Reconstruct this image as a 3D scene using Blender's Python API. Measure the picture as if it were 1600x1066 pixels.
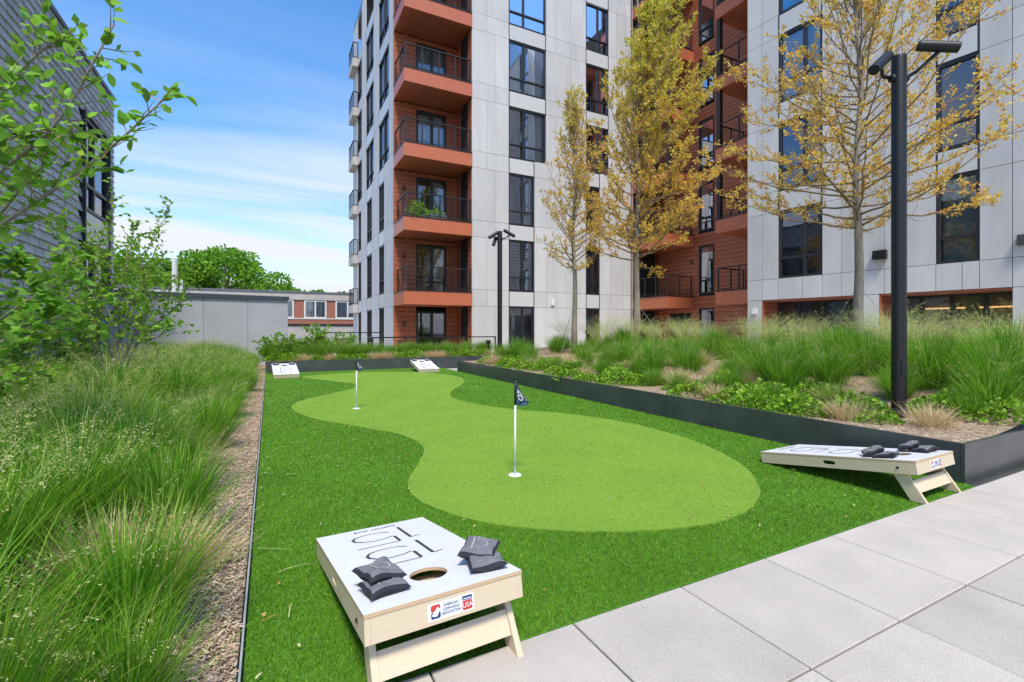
import bpy, math, random
import numpy as np
from mathutils import Vector, Matrix, Euler
R = math.radians
for o in list(bpy.data.objects): bpy.data.objects.remove(o)
scene = bpy.context.scene
COL = scene.collection

# ------------------------------------------------------------------ camera
CAM_H = 1.26
cd = bpy.data.cameras.new('camera'); cam = bpy.data.objects.new('camera', cd); COL.objects.link(cam)
cd.sensor_width = 36; cd.lens = 36 * 741 / 1600; cd.shift_y = -18 / 1600
cd.clip_start = 0.05; cd.clip_end = 2000
cam.location = (0, 0, CAM_H); cam.rotation_euler = (R(90), 0, R(-27.1))
scene.camera = cam

# ------------------------------------------------------------------ sky and sun
SUN_DIR = Vector((-0.17, -0.45, 0.88)).normalized()
sun_el = math.asin(SUN_DIR.z); sun_rot = math.atan2(SUN_DIR.x, SUN_DIR.y)
world = bpy.data.worlds.new('World'); scene.world = world; world.use_nodes = True
nt = world.node_tree; nt.nodes.clear()
def N(t, typ, **kw):
    n = t.nodes.new(typ)
    for k, v in kw.items(): setattr(n, k, v)
    return n
wo = N(nt, 'ShaderNodeOutputWorld'); bg = N(nt, 'ShaderNodeBackground')
sky = N(nt, 'ShaderNodeTexSky', sky_type='NISHITA', sun_disc=False, sun_elevation=sun_el, sun_rotation=sun_rot,
        air_density=1.0, dust_density=0.3, ozone_density=3.0, altitude=50)
bg.inputs['Strength'].default_value = 0.086
# thin streaky cirrus, laid out on a flat layer high above the place
tc = N(nt, 'ShaderNodeTexCoord'); sp = N(nt, 'ShaderNodeSeparateXYZ'); nt.links.new(tc.outputs['Generated'], sp.inputs[0])
def M(t, op, a, b=None, clamp=False):
    n = N(t, 'ShaderNodeMath', operation=op, use_clamp=clamp)
    for i, v in enumerate((a, b)):
        if v is None: continue
        if hasattr(v, 'node'): t.links.new(v, n.inputs[i])
        else: n.inputs[i].default_value = v
    return n.outputs[0]
zz = M(nt, 'ADD', M(nt, 'MAXIMUM', sp.outputs[2], 0.0), 0.12)
cx = M(nt, 'DIVIDE', sp.outputs[0], zz); cy = M(nt, 'DIVIDE', sp.outputs[1], zz)
cmb = N(nt, 'ShaderNodeCombineXYZ'); nt.links.new(cx, cmb.inputs[0]); nt.links.new(cy, cmb.inputs[1])
mp = N(nt, 'ShaderNodeMapping'); nt.links.new(cmb.outputs[0], mp.inputs['Vector'])
mp.inputs['Rotation'].default_value = (0, 0, R(20)); mp.inputs['Scale'].default_value = (0.36, 1.5, 1); mp.inputs['Location'].default_value = (2.3, 0.55, 0)
n1 = N(nt, 'ShaderNodeTexNoise'); n1.inputs['Scale'].default_value = 0.85; n1.inputs['Detail'].default_value = 9; n1.inputs['Roughness'].default_value = 0.55; n1.inputs['Distortion'].default_value = 0.5
nt.links.new(mp.outputs[0], n1.inputs['Vector'])
rmp = N(nt, 'ShaderNodeMapRange'); rmp.inputs['From Min'].default_value = 0.39; rmp.inputs['From Max'].default_value = 0.66
nt.links.new(n1.outputs[0], rmp.inputs['Value'])
lowz = N(nt, 'ShaderNodeMapRange'); lowz.inputs['From Min'].default_value = 0.46; lowz.inputs['From Max'].default_value = 0.05
lowz.inputs['To Min'].default_value = 0.0; lowz.inputs['To Max'].default_value = 0.72; nt.links.new(sp.outputs[2], lowz.inputs['Value'])
cf = M(nt, 'ADD', M(nt, 'MULTIPLY', rmp.outputs[0], M(nt, 'ADD', M(nt, 'MULTIPLY', lowz.outputs[0], 2.0), 0.18)), M(nt, 'MULTIPLY', M(nt, 'POWER', lowz.outputs[0], 1.6), 1.3), True)
mixs = N(nt, 'ShaderNodeMix', data_type='RGBA'); nt.links.new(cf, mixs.inputs[0])
hsv = N(nt, 'ShaderNodeHueSaturation'); hsv.inputs['Saturation'].default_value = 1.36; hsv.inputs['Value'].default_value = 1.42
nt.links.new(sky.outputs[0], hsv.inputs['Color'])
nt.links.new(hsv.outputs[0], mixs.inputs[6]); mixs.inputs[7].default_value = (4.5, 4.75, 5.0, 1)
nt.links.new(mixs.outputs[2], bg.inputs['Color']); nt.links.new(bg.outputs[0], wo.inputs[0])
sd = bpy.data.lights.new('sun', 'SUN'); sd.energy = 1.95; sd.angle = R(12); sd.color = (1, 0.93, 0.81)
sun = bpy.data.objects.new('sun', sd); COL.objects.link(sun); sun.rotation_euler = (-SUN_DIR).to_track_quat('-Z', 'Y').to_euler()
vs = scene.view_settings; vs.view_transform = 'Standard'; vs.look = 'None'; vs.gamma = 1; vs.exposure = 1.2; vs.use_curve_mapping = False
scene.cycles.use_denoising = True
scene.cycles.max_bounces = 4; scene.cycles.transparent_max_bounces = 6; scene.cycles.diffuse_bounces = 2; scene.cycles.glossy_bounces = 2
scene.cycles.sample_clamp_indirect = 6

# ------------------------------------------------------------------ materials
MATS = {}
def mat(name, col, rough=0.7, var=0.0, scale=6.0, bump=0.0, bscale=60.0, spec=0.5, metal=0.0, coords='Object', objvar=0.0, island=0.0, col2=None, island2=None, trans=0.0, stretch=(1, 1, 1), detail=6, sheen=0.0, coat=0.0, patch=0.0, pscale=0.9):
    m = bpy.data.materials.new(name); m.use_nodes = True; t = m.node_tree; t.nodes.clear()
    out = N(t, 'ShaderNodeOutputMaterial'); p = N(t, 'ShaderNodeBsdfPrincipled')
    p.inputs['Roughness'].default_value = rough; p.inputs['Metallic'].default_value = metal
    p.inputs['Specular IOR Level'].default_value = spec; p.inputs['Coat Weight'].default_value = coat
    c = N(t, 'ShaderNodeRGB'); c.outputs[0].default_value = (*col, 1); cur = c.outputs[0]
    tcn = N(t, 'ShaderNodeTexCoord'); mpn = N(t, 'ShaderNodeMapping'); mpn.inputs['Scale'].default_value = stretch
    t.links.new(tcn.outputs[coords], mpn.inputs['Vector'])
    if var or col2:
        nz = N(t, 'ShaderNodeTexNoise'); nz.inputs['Scale'].default_value = scale; nz.inputs['Detail'].default_value = detail; nz.inputs['Roughness'].default_value = 0.65
        t.links.new(mpn.outputs[0], nz.inputs['Vector'])
        mr = N(t, 'ShaderNodeMapRange'); mr.inputs['From Min'].default_value = 0.3; mr.inputs['From Max'].default_value = 0.7
        t.links.new(nz.outputs[0], mr.inputs['Value'])
        mx = N(t, 'ShaderNodeMix', data_type='RGBA'); t.links.new(mr.outputs[0], mx.inputs[0])
        a = [x * (1 - var) for x in col]; b = col2 if col2 else [min(1, x * (1 + var)) for x in col]
        mx.inputs[6].default_value = (*a, 1); mx.inputs[7].default_value = (*b, 1); cur = mx.outputs[2]
    def jitter(src, amt, cur):
        v = M(t, 'ADD', M(t, 'MULTIPLY', src, 2 * amt), 1 - amt)
        h = N(t, 'ShaderNodeHueSaturation'); t.links.new(cur, h.inputs['Color']); t.links.new(v, h.inputs['Value'])
        return h.outputs[0]
    if objvar:
        oi = N(t, 'ShaderNodeObjectInfo'); cur = jitter(oi.outputs['Random'], objvar, cur)
    if island or island2:
        ge = N(t, 'ShaderNodeNewGeometry')
        if island2:
            ramp = N(t, 'ShaderNodeValToRGB'); cr = ramp.color_ramp
            while len(cr.elements) < len(island2): cr.elements.new(0.5)
            for i, (pos, cc) in enumerate(island2): cr.elements[i].position = pos; cr.elements[i].color = (*cc, 1)
            t.links.new(ge.outputs['Random Per Island'], ramp.inputs[0]); cur = ramp.outputs[0]
        else: cur = jitter(ge.outputs['Random Per Island'], island, cur)
    if patch:
        pz = N(t, 'ShaderNodeTexNoise'); pz.inputs['Scale'].default_value = pscale; pz.inputs['Detail'].default_value = 7; pz.inputs['Roughness'].default_value = 0.6
        t.links.new(tcn.outputs['Object'], pz.inputs['Vector'])
        pr_ = N(t, 'ShaderNodeMapRange'); pr_.inputs['From Min'].default_value = 0.3; pr_.inputs['From Max'].default_value = 0.7; t.links.new(pz.outputs[0], pr_.inputs['Value'])
        cur = jitter(pr_.outputs[0], patch, cur)
    t.links.new(cur, p.inputs['Base Color'])
    if bump:
        bz = N(t, 'ShaderNodeTexNoise'); bz.inputs['Scale'].default_value = bscale; bz.inputs['Detail'].default_value = 5
        t.links.new(mpn.outputs[0], bz.inputs['Vector'])
        bn = N(t, 'ShaderNodeBump'); bn.inputs['Strength'].default_value = bump; bn.inputs['Distance'].default_value = 0.01
        t.links.new(bz.outputs[0], bn.inputs['Height']); t.links.new(bn.outputs[0], p.inputs['Normal'])
    if trans:
        tr = N(t, 'ShaderNodeBsdfTranslucent'); t.links.new(cur, tr.inputs[0])
        ms = N(t, 'ShaderNodeMixShader'); ms.inputs[0].default_value = trans
        t.links.new(p.outputs[0], ms.inputs[1]); t.links.new(tr.outputs[0], ms.inputs[2]); t.links.new(ms.outputs[0], out.inputs[0])
    else: t.links.new(p.outputs[0], out.inputs[0])
    MATS[name] = m; return m
def glass(name, tint, base=0.12, k=1.15):
    m = bpy.data.materials.new(name); m.use_nodes = True; t = m.node_tree; t.nodes.clear()
    out = N(t, 'ShaderNodeOutputMaterial'); g = N(t, 'ShaderNodeBsdfGlossy'); g.inputs['Roughness'].default_value = 0.02; g.inputs['Color'].default_value = (0.9, 0.92, 1, 1)
    tr = N(t, 'ShaderNodeBsdfTransparent'); tr.inputs[0].default_value = (*tint, 1)
    fr = N(t, 'ShaderNodeFresnel'); fr.inputs[0].default_value = 1.52
    nz = N(t, 'ShaderNodeTexNoise'); nz.inputs['Scale'].default_value = 0.9; bn = N(t, 'ShaderNodeBump'); bn.inputs['Strength'].default_value = 0.05; bn.inputs['Distance'].default_value = 0.05
    tcn = N(t, 'ShaderNodeTexCoord'); t.links.new(tcn.outputs['Object'], nz.inputs[0]); t.links.new(nz.outputs[0], bn.inputs['Height']); t.links.new(bn.outputs[0], g.inputs['Normal'])
    f = M(t, 'ADD', M(t, 'MULTIPLY', fr.outputs[0], k), base, True)
    ms = N(t, 'ShaderNodeMixShader'); t.links.new(f, ms.inputs[0]); t.links.new(tr.outputs[0], ms.inputs[1]); t.links.new(g.outputs[0], ms.inputs[2]); t.links.new(ms.outputs[0], out.inputs[0])
    MATS[name] = m; return m

mat('soil', (0.34, 0.25, 0.16), 0.95, 0.4, 14, 0.6, 80)
mat('ground', (0.16, 0.16, 0.13), 0.95, 0.3, 0.2)
mat('terrace', (0.42, 0.40, 0.37), 0.85, 0.12, 3, 0.1, 120)
mat('turf_mat', (0.08, 0.22, 0.006), 0.85, 0.35, 30, 0.8, 260)
mat('turf_blade', (0.05, 0.2, 0.01), 0.55, spec=0.25, island2=[(0, (0.07, 0.19, 0.004)), (0.5, (0.125, 0.32, 0.006)), (0.88, (0.2, 0.43, 0.016)), (1, (0.42, 0.5, 0.1))], trans=0.25, patch=0.22, pscale=1.3)
mat('green_mat', (0.195, 0.335, 0.037), 0.9, 0.08, 420, 0.35, 700, spec=0.2, detail=8, patch=0.08, pscale=1.6)
mat('green_blade', (0.17, 0.37, 0.045), 0.7, spec=0.2, island2=[(0, (0.12, 0.235, 0.02)), (0.55, (0.205, 0.345, 0.037)), (1, (0.33, 0.46, 0.085))], trans=0.15, patch=0.08, pscale=1.6)
mat('paver', (0.5, 0.445, 0.385), 0.85, 0.0, 3, 0.25, 240, spec=0.3, objvar=0.12)
mat('joint_sand', (0.05, 0.046, 0.04), 0.95, 0.3, 60)
mat('chip', (0.3, 0.19, 0.14), 0.95, spec=0.1, island2=[(0, (0.26, 0.15, 0.1)), (0.35, (0.5, 0.35, 0.25)), (0.8, (0.64, 0.49, 0.35)), (1, (0.78, 0.66, 0.48))])
mat('straw', (0.55, 0.44, 0.22), 0.8, island2=[(0, (0.5, 0.34, 0.15)), (0.5, (0.7, 0.53, 0.28)), (1, (0.82, 0.7, 0.44))], trans=0.3)
mat('litter', (0.5, 0.45, 0.2), 0.8, island2=[(0, (0.34, 0.3, 0.12)), (0.5, (0.55, 0.5, 0.26)), (0.7, (0.66, 0.6, 0.4)), (0.85, (0.5, 0.27, 0.07)), (1, (0.34, 0.16, 0.07))])
mat('planter_metal', (0.075, 0.084, 0.087), 0.34, 0.28, 2.2, 0.06, 30, metal=0.25, objvar=0.1)
mat('edge_steel', (0.46, 0.46, 0.45), 0.5, 0.15, 9, metal=0.3)
mat('black_metal', (0.013, 0.013, 0.0135), 0.42, 0.1, 9, spec=0.4)
mat('frame_black', (0.022, 0.022, 0.025), 0.45)
mat('rail_bronze', (0.035, 0.028, 0.026), 0.45, metal=0.2)
mat('birch', (0.64, 0.52, 0.355), 0.55, 0.05, 5, 0.04, 40, stretch=(14, 1.0, 14))
mat('birch_across', (0.64, 0.52, 0.355), 0.55, 0.05, 5, 0.04, 40, stretch=(1.0, 14, 14))
mat('ply_edge', (0.55, 0.38, 0.22), 0.6, 0.2, 20, stretch=(1, 1, 90))
mat('deck_print', (0.74, 0.735, 0.74), 0.42, 0.035, 9, 0.03, 90)
mat('ink', (0.05, 0.05, 0.055), 0.5)
mat('bag_top', (0.175, 0.17, 0.185), 0.95, 0.18, 40, 0.5, 240)
mat('bag_side', (0.022, 0.022, 0.028), 0.9, 0.2, 40, 0.4, 240)
mat('bag_ink', (0.42, 0.42, 0.43), 0.8)
mat('white_plastic', (0.8, 0.8, 0.78), 0.4)
mat('label_white', (0.8, 0.8, 0.8), 0.35)
mat('label_red', (0.55, 0.045, 0.035), 0.4)
mat('label_blue', (0.02, 0.045, 0.16), 0.4)
mat('navy', (0.035, 0.07, 0.13), 0.8, 0.15, 30, trans=0.15)
mat('panel_grey', (0.6, 0.585, 0.565), 0.62, 0.12, 1.3, 0.06, 18, stretch=(1, 1, 0.22), objvar=0.05, spec=0.35)
mat('spandrel', (0.62, 0.61, 0.585), 0.35, 0.02, 1, objvar=0.03)
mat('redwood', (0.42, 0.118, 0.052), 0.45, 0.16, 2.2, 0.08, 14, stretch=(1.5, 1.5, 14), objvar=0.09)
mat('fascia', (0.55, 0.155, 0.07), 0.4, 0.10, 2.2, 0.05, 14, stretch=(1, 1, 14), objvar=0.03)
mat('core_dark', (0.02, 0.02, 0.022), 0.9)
mat('room', (0.3, 0.29, 0.26), 0.9, 0.4, 0.8)
mat('curtain', (0.55, 0.55, 0.53), 0.9, 0.18, 5, stretch=(9, 9, 0.2), objvar=0.2)
mat('blind', (0.42, 0.5, 0.44), 0.9, 0.1, 5, objvar=0.15)
mat('slate', (0.52, 0.53, 0.55), 0.55, 0.16, 8, 0.25, 30, objvar=0.17, stretch=(1, 1, 2.5))
mat('slate_mass', (0.52, 0.53, 0.55), 0.55, bump=0.25, bscale=30, island=0.17)
mat('slate_back', (0.03, 0.033, 0.038), 0.9)
mat('cap_grey', (0.16, 0.17, 0.19), 0.5)
mat('stucco', (0.43, 0.435, 0.45), 0.85, 0.10, 0.9, 0.08, 60)
mat('render_joint', (0.5, 0.5, 0.51), 0.85)
mat('coping', (0.055, 0.062, 0.085), 0.5)
mat('concrete', (0.5, 0.46, 0.42), 0.85, 0.12, 1.2, 0.1, 20)
mat('white_frame', (0.75, 0.74, 0.7), 0.5)
mat('bark', (0.3, 0.25, 0.19), 0.9, 0.3, 16, 0.8, 60, stretch=(1, 1, 0.3))
mat('twig', (0.27, 0.19, 0.115), 0.85, 0.2, 20)
mat('stem_grey', (0.26, 0.235, 0.205), 0.8, 0.25, 14, 0.3, 60)
mat('gold_leaf', (0.4, 0.3, 0.05), 0.55, spec=0.3, island2=[(0, (0.5, 0.26, 0.06)), (0.3, (0.84, 0.47, 0.09)), (0.6, (0.9, 0.61, 0.11)), (0.85, (0.78, 0.68, 0.12)), (1, (0.9, 0.76, 0.28))], trans=0.5)
mat('lime_leaf', (0.3, 0.33, 0.04), 0.55, spec=0.3, island2=[(0, (0.36, 0.29, 0.04)), (0.3, (0.66, 0.58, 0.06)), (0.65, (0.68, 0.7, 0.09)), (1, (0.8, 0.8, 0.16))], trans=0.5)
mat('shrub_leaf', (0.08, 0.22, 0.025), 0.45, spec=0.4, island2=[(0, (0.12, 0.3, 0.025)), (0.5, (0.24, 0.48, 0.04)), (0.85, (0.36, 0.6, 0.06)), (1, (0.5, 0.68, 0.1))], trans=0.55)
mat('leaf_single', (0.25, 0.5, 0.06), 0.45, spec=0.35, objvar=0.45, var=0.15, scale=30, trans=0.5)
mat('far_leaf', (0.08, 0.2, 0.02), 0.6, spec=0.3, island2=[(0, (0.08, 0.22, 0.012)), (0.5, (0.18, 0.4, 0.025)), (1, (0.32, 0.55, 0.05))], trans=0.45)
mat('blade', (0.06, 0.18, 0.015), 0.5, spec=0.35, island2=[(0, (0.075, 0.24, 0.014)), (0.5, (0.165, 0.41, 0.02)), (0.85, (0.3, 0.54, 0.035)), (1, (0.55, 0.6, 0.18))], trans=0.5, objvar=0.2)
mat('panicle', (0.42, 0.42, 0.2), 0.7, spec=0.3, island2=[(0, (0.32, 0.42, 0.09)), (0.5, (0.56, 0.58, 0.2)), (1, (0.82, 0.78, 0.42))], trans=0.35)
mat('cover_leaf', (0.13, 0.3, 0.02), 0.5, spec=0.35, island2=[(0, (0.08, 0.22, 0.012)), (0.5, (0.2, 0.41, 0.025)), (1, (0.38, 0.56, 0.05))], trans=0.35)
mat('petal', (0.75, 0.75, 0.68), 0.6)
mat('copper', (0.1, 0.05, 0.03), 0.6)
glass('pane_glass', (0.84, 0.87, 0.9), 0.06, 0.85)
glass('pane_dim', (0.6, 0.62, 0.64), 0.02, 0.45)
glass('shop_glass', (0.8, 0.84, 0.82), 0.04)
# granite-like speckle for the pavers
def speckle(m, dark, light):
    t = m.node_tree; p = next(n for n in t.nodes if n.type == 'BSDF_PRINCIPLED'); src = p.inputs['Base Color'].links[0].from_socket
    tcn = N(t, 'ShaderNodeTexCoord'); a = N(t, 'ShaderNodeTexNoise'); a.inputs['Scale'].default_value = 170; a.inputs['Detail'].default_value = 3
    b = N(t, 'ShaderNodeTexNoise'); b.inputs['Scale'].default_value = 3.2; b.inputs['Detail'].default_value = 7
    oi = N(t, 'ShaderNodeObjectInfo'); va = N(t, 'ShaderNodeVectorMath', operation='ADD'); t.links.new(tcn.outputs['Object'], va.inputs[0]); t.links.new(oi.outputs['Location'], va.inputs[1])
    t.links.new(va.outputs[0], a.inputs[0]); t.links.new(va.outputs[0], b.inputs[0])
    v = M(t, 'ADD', M(t, 'MULTIPLY', a.outputs[0], dark), M(t, 'ADD', M(t, 'MULTIPLY', b.outputs[0], light), 1 - 0.5 * (dark + light)))
    h = N(t, 'ShaderNodeHueSaturation'); t.links.new(src, h.inputs['Color']); t.links.new(v, h.inputs['Value']); t.links.new(h.outputs[0], p.inputs['Base Color'])
speckle(MATS['paver'], 0.9, 0.42)
# brick courses for the far building only
def brick_mat():
    m = mat('brick', (0.27, 0.085, 0.05), 0.85); t = m.node_tree; p = next(n for n in t.nodes if n.type == 'BSDF_PRINCIPLED')
    b = N(t, 'ShaderNodeTexBrick'); b.inputs['Color1'].default_value = (0.44, 0.15, 0.09, 1); b.inputs['Color2'].default_value = (0.34, 0.11, 0.07, 1); b.inputs['Mortar'].default_value = (0.3, 0.2, 0.16, 1)
    b.inputs['Scale'].default_value = 4.5; tcn = N(t, 'ShaderNodeTexCoord'); mpn = N(t, 'ShaderNodeMapping'); mpn.inputs['Rotation'].default_value = (R(90), 0, 0)
    t.links.new(tcn.outputs['Object'], mpn.inputs[0]); t.links.new(mpn.outputs[0], b.inputs[0]); t.links.new(b.outputs[0], p.inputs['Base Color'])
brick_mat()
def emit(name, col, s):
    m = bpy.data.materials.new(name); m.use_nodes = True; p = m.node_tree.nodes['Principled BSDF']
    p.inputs['Emission Color'].default_value = (*col, 1); p.inputs['Emission Strength'].default_value = s; MATS[name] = m
emit('warm_lamp', (1, 0.5, 0.2), 0.8)

# ------------------------------------------------------------------ helpers
def tag(o, label=None, cat=None, group=None, kind=None):
    for k, v in (('label', label), ('category', cat), ('group', group), ('kind', kind)):
        if v: o[k] = v
    return o
def link(o, parent=None):
    COL.objects.link(o)
    if parent: o.parent = parent
    return o
def empty(name, loc=(0, 0, 0), rz=0.0):
    o = bpy.data.objects.new(name, None); o.location = loc; o.rotation_euler = (0, 0, rz); o.empty_display_size = 0.2
    return link(o)
def inst(name, me, parent=None, loc=(0, 0, 0), rot=(0, 0, 0), scale=(1, 1, 1)):
    o = bpy.data.objects.new(name, me); o.location = loc; o.rotation_euler = rot; o.scale = scale
    return link(o, parent)
class MB:
    def __init__(s): s.v = []; s.f = []; s.m = []; s.cur = 0
    def add(s, vs, fs):
        b = len(s.v); s.v += [tuple(q) for q in vs]; s.f += [tuple(b + i for i in q) for q in fs]; s.m += [s.cur] * len(fs); return s
    def box(s, x0, x1, y0, y1, z0, z1, F=None):
        c = [(x, y, z) for x in (x0, x1) for y in (y0, y1) for z in (z0, z1)]
        if F: c = [F(*q) for q in c]
        return s.add(c, [(0, 1, 3, 2), (4, 6, 7, 5), (0, 4, 5, 1), (2, 3, 7, 6), (0, 2, 6, 4), (1, 5, 7, 3)])
    def tube(s, pts, rad, n=6, cap=True):
        pts = [Vector(p) for p in pts]; k = len(pts)
        if not hasattr(rad, '__len__'): rad = [rad] * k
        vs = []; a = None
        for i, p in enumerate(pts):
            d = (pts[min(i + 1, k - 1)] - pts[max(i - 1, 0)])
            d = d.normalized() if d.length > 1e-9 else Vector((0, 0, 1))
            if a is None: a = d.orthogonal().normalized()
            else:
                a = a - d * a.dot(d); a = a.normalized() if a.length > 1e-6 else d.orthogonal().normalized()
            b = d.cross(a)
            vs += [p + (a * math.cos(2 * math.pi * j / n) + b * math.sin(2 * math.pi * j / n)) * rad[i] for j in range(n)]
        fs = [(i * n + j, i * n + (j + 1) % n, (i + 1) * n + (j + 1) % n, (i + 1) * n + j) for i in range(k - 1) for j in range(n)]
        if cap: fs += [tuple(range(n - 1, -1, -1)), tuple((k - 1) * n + j for j in range(n))]
        return s.add(vs, fs)
    def bevbox(s, x0, x1, y0, y1, z0, z1, b):   # box with its top edges chamfered
        lo = [(x0, y0, z0), (x1, y0, z0), (x1, y1, z0), (x0, y1, z0)]; mi = [(p[0], p[1], z1 - b) for p in lo]
        hi = [(x0 + b, y0 + b, z1), (x1 - b, y0 + b, z1), (x1 - b, y1 - b, z1), (x0 + b, y1 - b, z1)]
        fs = [(3, 2, 1, 0), (8, 9, 10, 11)]
        for i in range(4):
            j = (i + 1) % 4; fs += [(i, j, 4 + j, 4 + i), (4 + i, 4 + j, 8 + j, 8 + i)]
        return s.add(lo + mi + hi, fs)
    def strip(s, pts, width, up, thick=0.0008):   # flat stroke lying in the plane with normal `up`
        pts = [Vector(p) for p in pts]; up = Vector(up); k = len(pts); w = width if hasattr(width, '__len__') else [width] * k
        vs = []
        for i, p in enumerate(pts):
            d = (pts[min(i + 1, k - 1)] - pts[max(i - 1, 0)]).normalized(); q = up.cross(d).normalized() * w[i] / 2
            vs += [p + q + up * thick, p - q + up * thick, p - q, p + q]
        fs = []
        for i in range(k - 1):
            a, b = 4 * i, 4 * i + 4
            fs += [(a, a + 1, b + 1, b), (a + 1, a + 2, b + 2, b + 1), (a + 3, a, b, b + 3)]
        return s.add(vs, fs)
    def mesh(s, name, mats, smooth=False):
        me = bpy.data.meshes.new(name); me.from_pydata(s.v, [], s.f)
        for q in (mats if isinstance(mats, (list, tuple)) else [mats]): me.materials.append(MATS[q])
        if any(s.m): me.polygons.foreach_set('material_index', s.m)
        if smooth: me.polygons.foreach_set('use_smooth', [True] * len(s.f))
        me.update(); return me
    def build(s, name, mats, parent=None, org=None, smooth=False, loc=(0, 0, 0)):
        if org is not None: s.v = [(p[0] - org[0], p[1] - org[1], p[2] - org[2]) for p in s.v]
        return inst(name, s.mesh(name, mats, smooth), parent, loc)
def np_mesh(name, V, Q, mats, midx=None, smooth=False):
    """V (n,3) vertices, Q (m,4) or (m,3) faces"""
    me = bpy.data.meshes.new(name); V = np.ascontiguousarray(V, np.float32); Q = np.ascontiguousarray(Q, np.int32); m, k = Q.shape
    me.vertices.add(len(V)); me.vertices.foreach_set('co', V.ravel()); me.loops.add(m * k); me.loops.foreach_set('vertex_index', Q.ravel())
    me.polygons.add(m); me.polygons.foreach_set('loop_start', np.arange(0, m * k, k, dtype=np.int32)); me.polygons.foreach_set('loop_total', np.full(m, k, np.int32))
    for q in mats: me.materials.append(MATS[q])
    if midx is not None: me.polygons.foreach_set('material_index', np.ascontiguousarray(midx, np.int32))
    if smooth: me.polygons.foreach_set('use_smooth', np.ones(m, bool))
    me.update(calc_edges=True); return me
def leaf_quads(C, D, S, rng, fold=0.18, wid=0.5):
    """rhombic leaves: centres C, pointing D, length S -> verts (n*4,3)"""
    n = len(C); D = D / (np.linalg.norm(D, axis=1, keepdims=True) + 1e-9)
    U = rng.normal(size=(n, 3)); side = np.cross(D, U); side /= np.linalg.norm(side, axis=1, keepdims=True) + 1e-9
    nor = np.cross(side, D); S = S[:, None]
    a = C; c = C + D * S; mid = C + D * S * 0.48 - nor * S * fold
    b = mid + side * S * wid * 0.5 + nor * S * fold; d = mid - side * S * wid * 0.5 + nor * S * fold
    V = np.stack([a, b, c, d], 1).reshape(-1, 3); Q = np.arange(n * 4).reshape(n, 4); return V, Q
def blade_strips(P, Wd, side):
    """P (n,k,3) spines, Wd (n,k) widths, side (n,3)"""
    n, k, _ = P.shape
    L = P - side[:, None, :] * Wd[..., None] / 2; Rr = P + side[:, None, :] * Wd[..., None] / 2
    V = np.stack([L, Rr], 2).reshape(-1, 3)
    b = (np.arange(n) * k * 2)[:, None] + (np.arange(k - 1) * 2)[None, :]
    Q = np.stack([b, b + 1, b + 3, b + 2], -1).reshape(-1, 4); return V, Q
def text_mesh(body, size, matname, M4, ext=0.0004, align='CENTER', sx=1.0):
    cu = bpy.data.curves.new('t', 'FONT'); cu.body = body; cu.size = size; cu.align_x = align; cu.align_y = 'CENTER'; cu.extrude = ext; cu.resolution_u = 3
    o = bpy.data.objects.new('t', cu); COL.objects.link(o); dg = bpy.context.evaluated_depsgraph_get(); dg.update()
    me = bpy.data.meshes.new_from_object(o.evaluated_get(dg)); bpy.data.objects.remove(o); bpy.data.curves.remove(cu)
    me.materials.clear(); me.materials.append(MATS[matname]); me.transform(M4 @ Matrix.Diagonal((sx, 1, 1, 1))); return me
def arc(cx, cy, rx, ry, a0, a1, n=14): return [(cx + rx * math.cos(R(a0 + (a1 - a0) * i / n)), cy + ry * math.sin(R(a0 + (a1 - a0) * i / n))) for i in range(n + 1)]
rnd = random.Random(7); NR = np.random.default_rng(11)

# ------------------------------------------------------------------ ground, terrace, beds
TX0, TX1, TY0, TY1 = -0.085, 5.05, 1.68, 15.3          # artificial lawn
tag(MB().box(-600, 600, -600, 900, -4.2, -4.0).build('ground', 'ground'), 'wide grey ground far below reaching the horizon', 'ground', kind='structure')
tag(MB().box(-9, 30, -6, 34, -0.3, -0.06).build('terrace', 'terrace'), 'pale terrace deck running to the foot of the buildings', 'terrace', kind='structure')
lawn = tag(MB().box(TX0, TX1, TY0 + 0.012, TY1, -0.05, 0.0).build('lawn', 'turf_mat'), 'dark green artificial lawn around the putting green', 'lawn', kind='structure')
GREEN = [(0.78, 13.35), (1.35, 12.2), (1.75, 11.3), (1.58, 10.5), (1.0, 9.75), (0.5, 9.1), (0.31, 8.25), (0.55, 7.2), (1.02, 6.33), (1.39, 5.6), (1.46, 4.95), (1.27, 4.4), (1.05, 3.95), (0.96, 3.54),
         (1.06, 3.12), (1.27, 2.78), (1.56, 2.52), (1.9, 2.32), (2.28, 2.18), (2.65, 2.13), (3.08, 2.22), (3.46, 2.46), (3.86, 2.9), (4.13, 3.45), (4.28, 4.08), (4.26, 4.95), (3.94, 5.86), (3.4, 6.6),
         (3.07, 7.4), (3.0, 8.25), (3.3, 9.12), (3.88, 10.07), (4.32, 11.07), (4.43, 12.2), (4.1, 13.2), (3.3, 13.95), (2.3, 14.3), (1.41, 14.15), (0.9, 13.8)]
def catmull(P, k=5):
    n = len(P); out = []
    for i in range(n):
        p0, p1, p2, p3 = (np.array(P[(i + j) % n]) for j in (-1, 0, 1, 2))
        for a in range(k):
            t = a / k; out.append(0.5 * (2 * p1 + (p2 - p0) * t + (2 * p0 - 5 * p1 + 4 * p2 - p3) * t * t + (3 * p1 - p0 - 3 * p2 + p3) * t ** 3))
    return np.array(out)
GP = catmull(GREEN, 9) + NR.normal(0, .004, (len(GREEN) * 9, 2))
def inside(px, py, poly):
    r = np.zeros(len(px), bool); j = len(poly) - 1
    for i in range(len(poly)):
        xi, yi = poly[i]; xj, yj = poly[j]
        r ^= ((yi > py) != (yj > py)) & (px < (xj - xi) * (py - yi) / (yj - yi + 1e-12) + xi); j = i
    return r
mb = MB(); n = len(GP)
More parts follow.
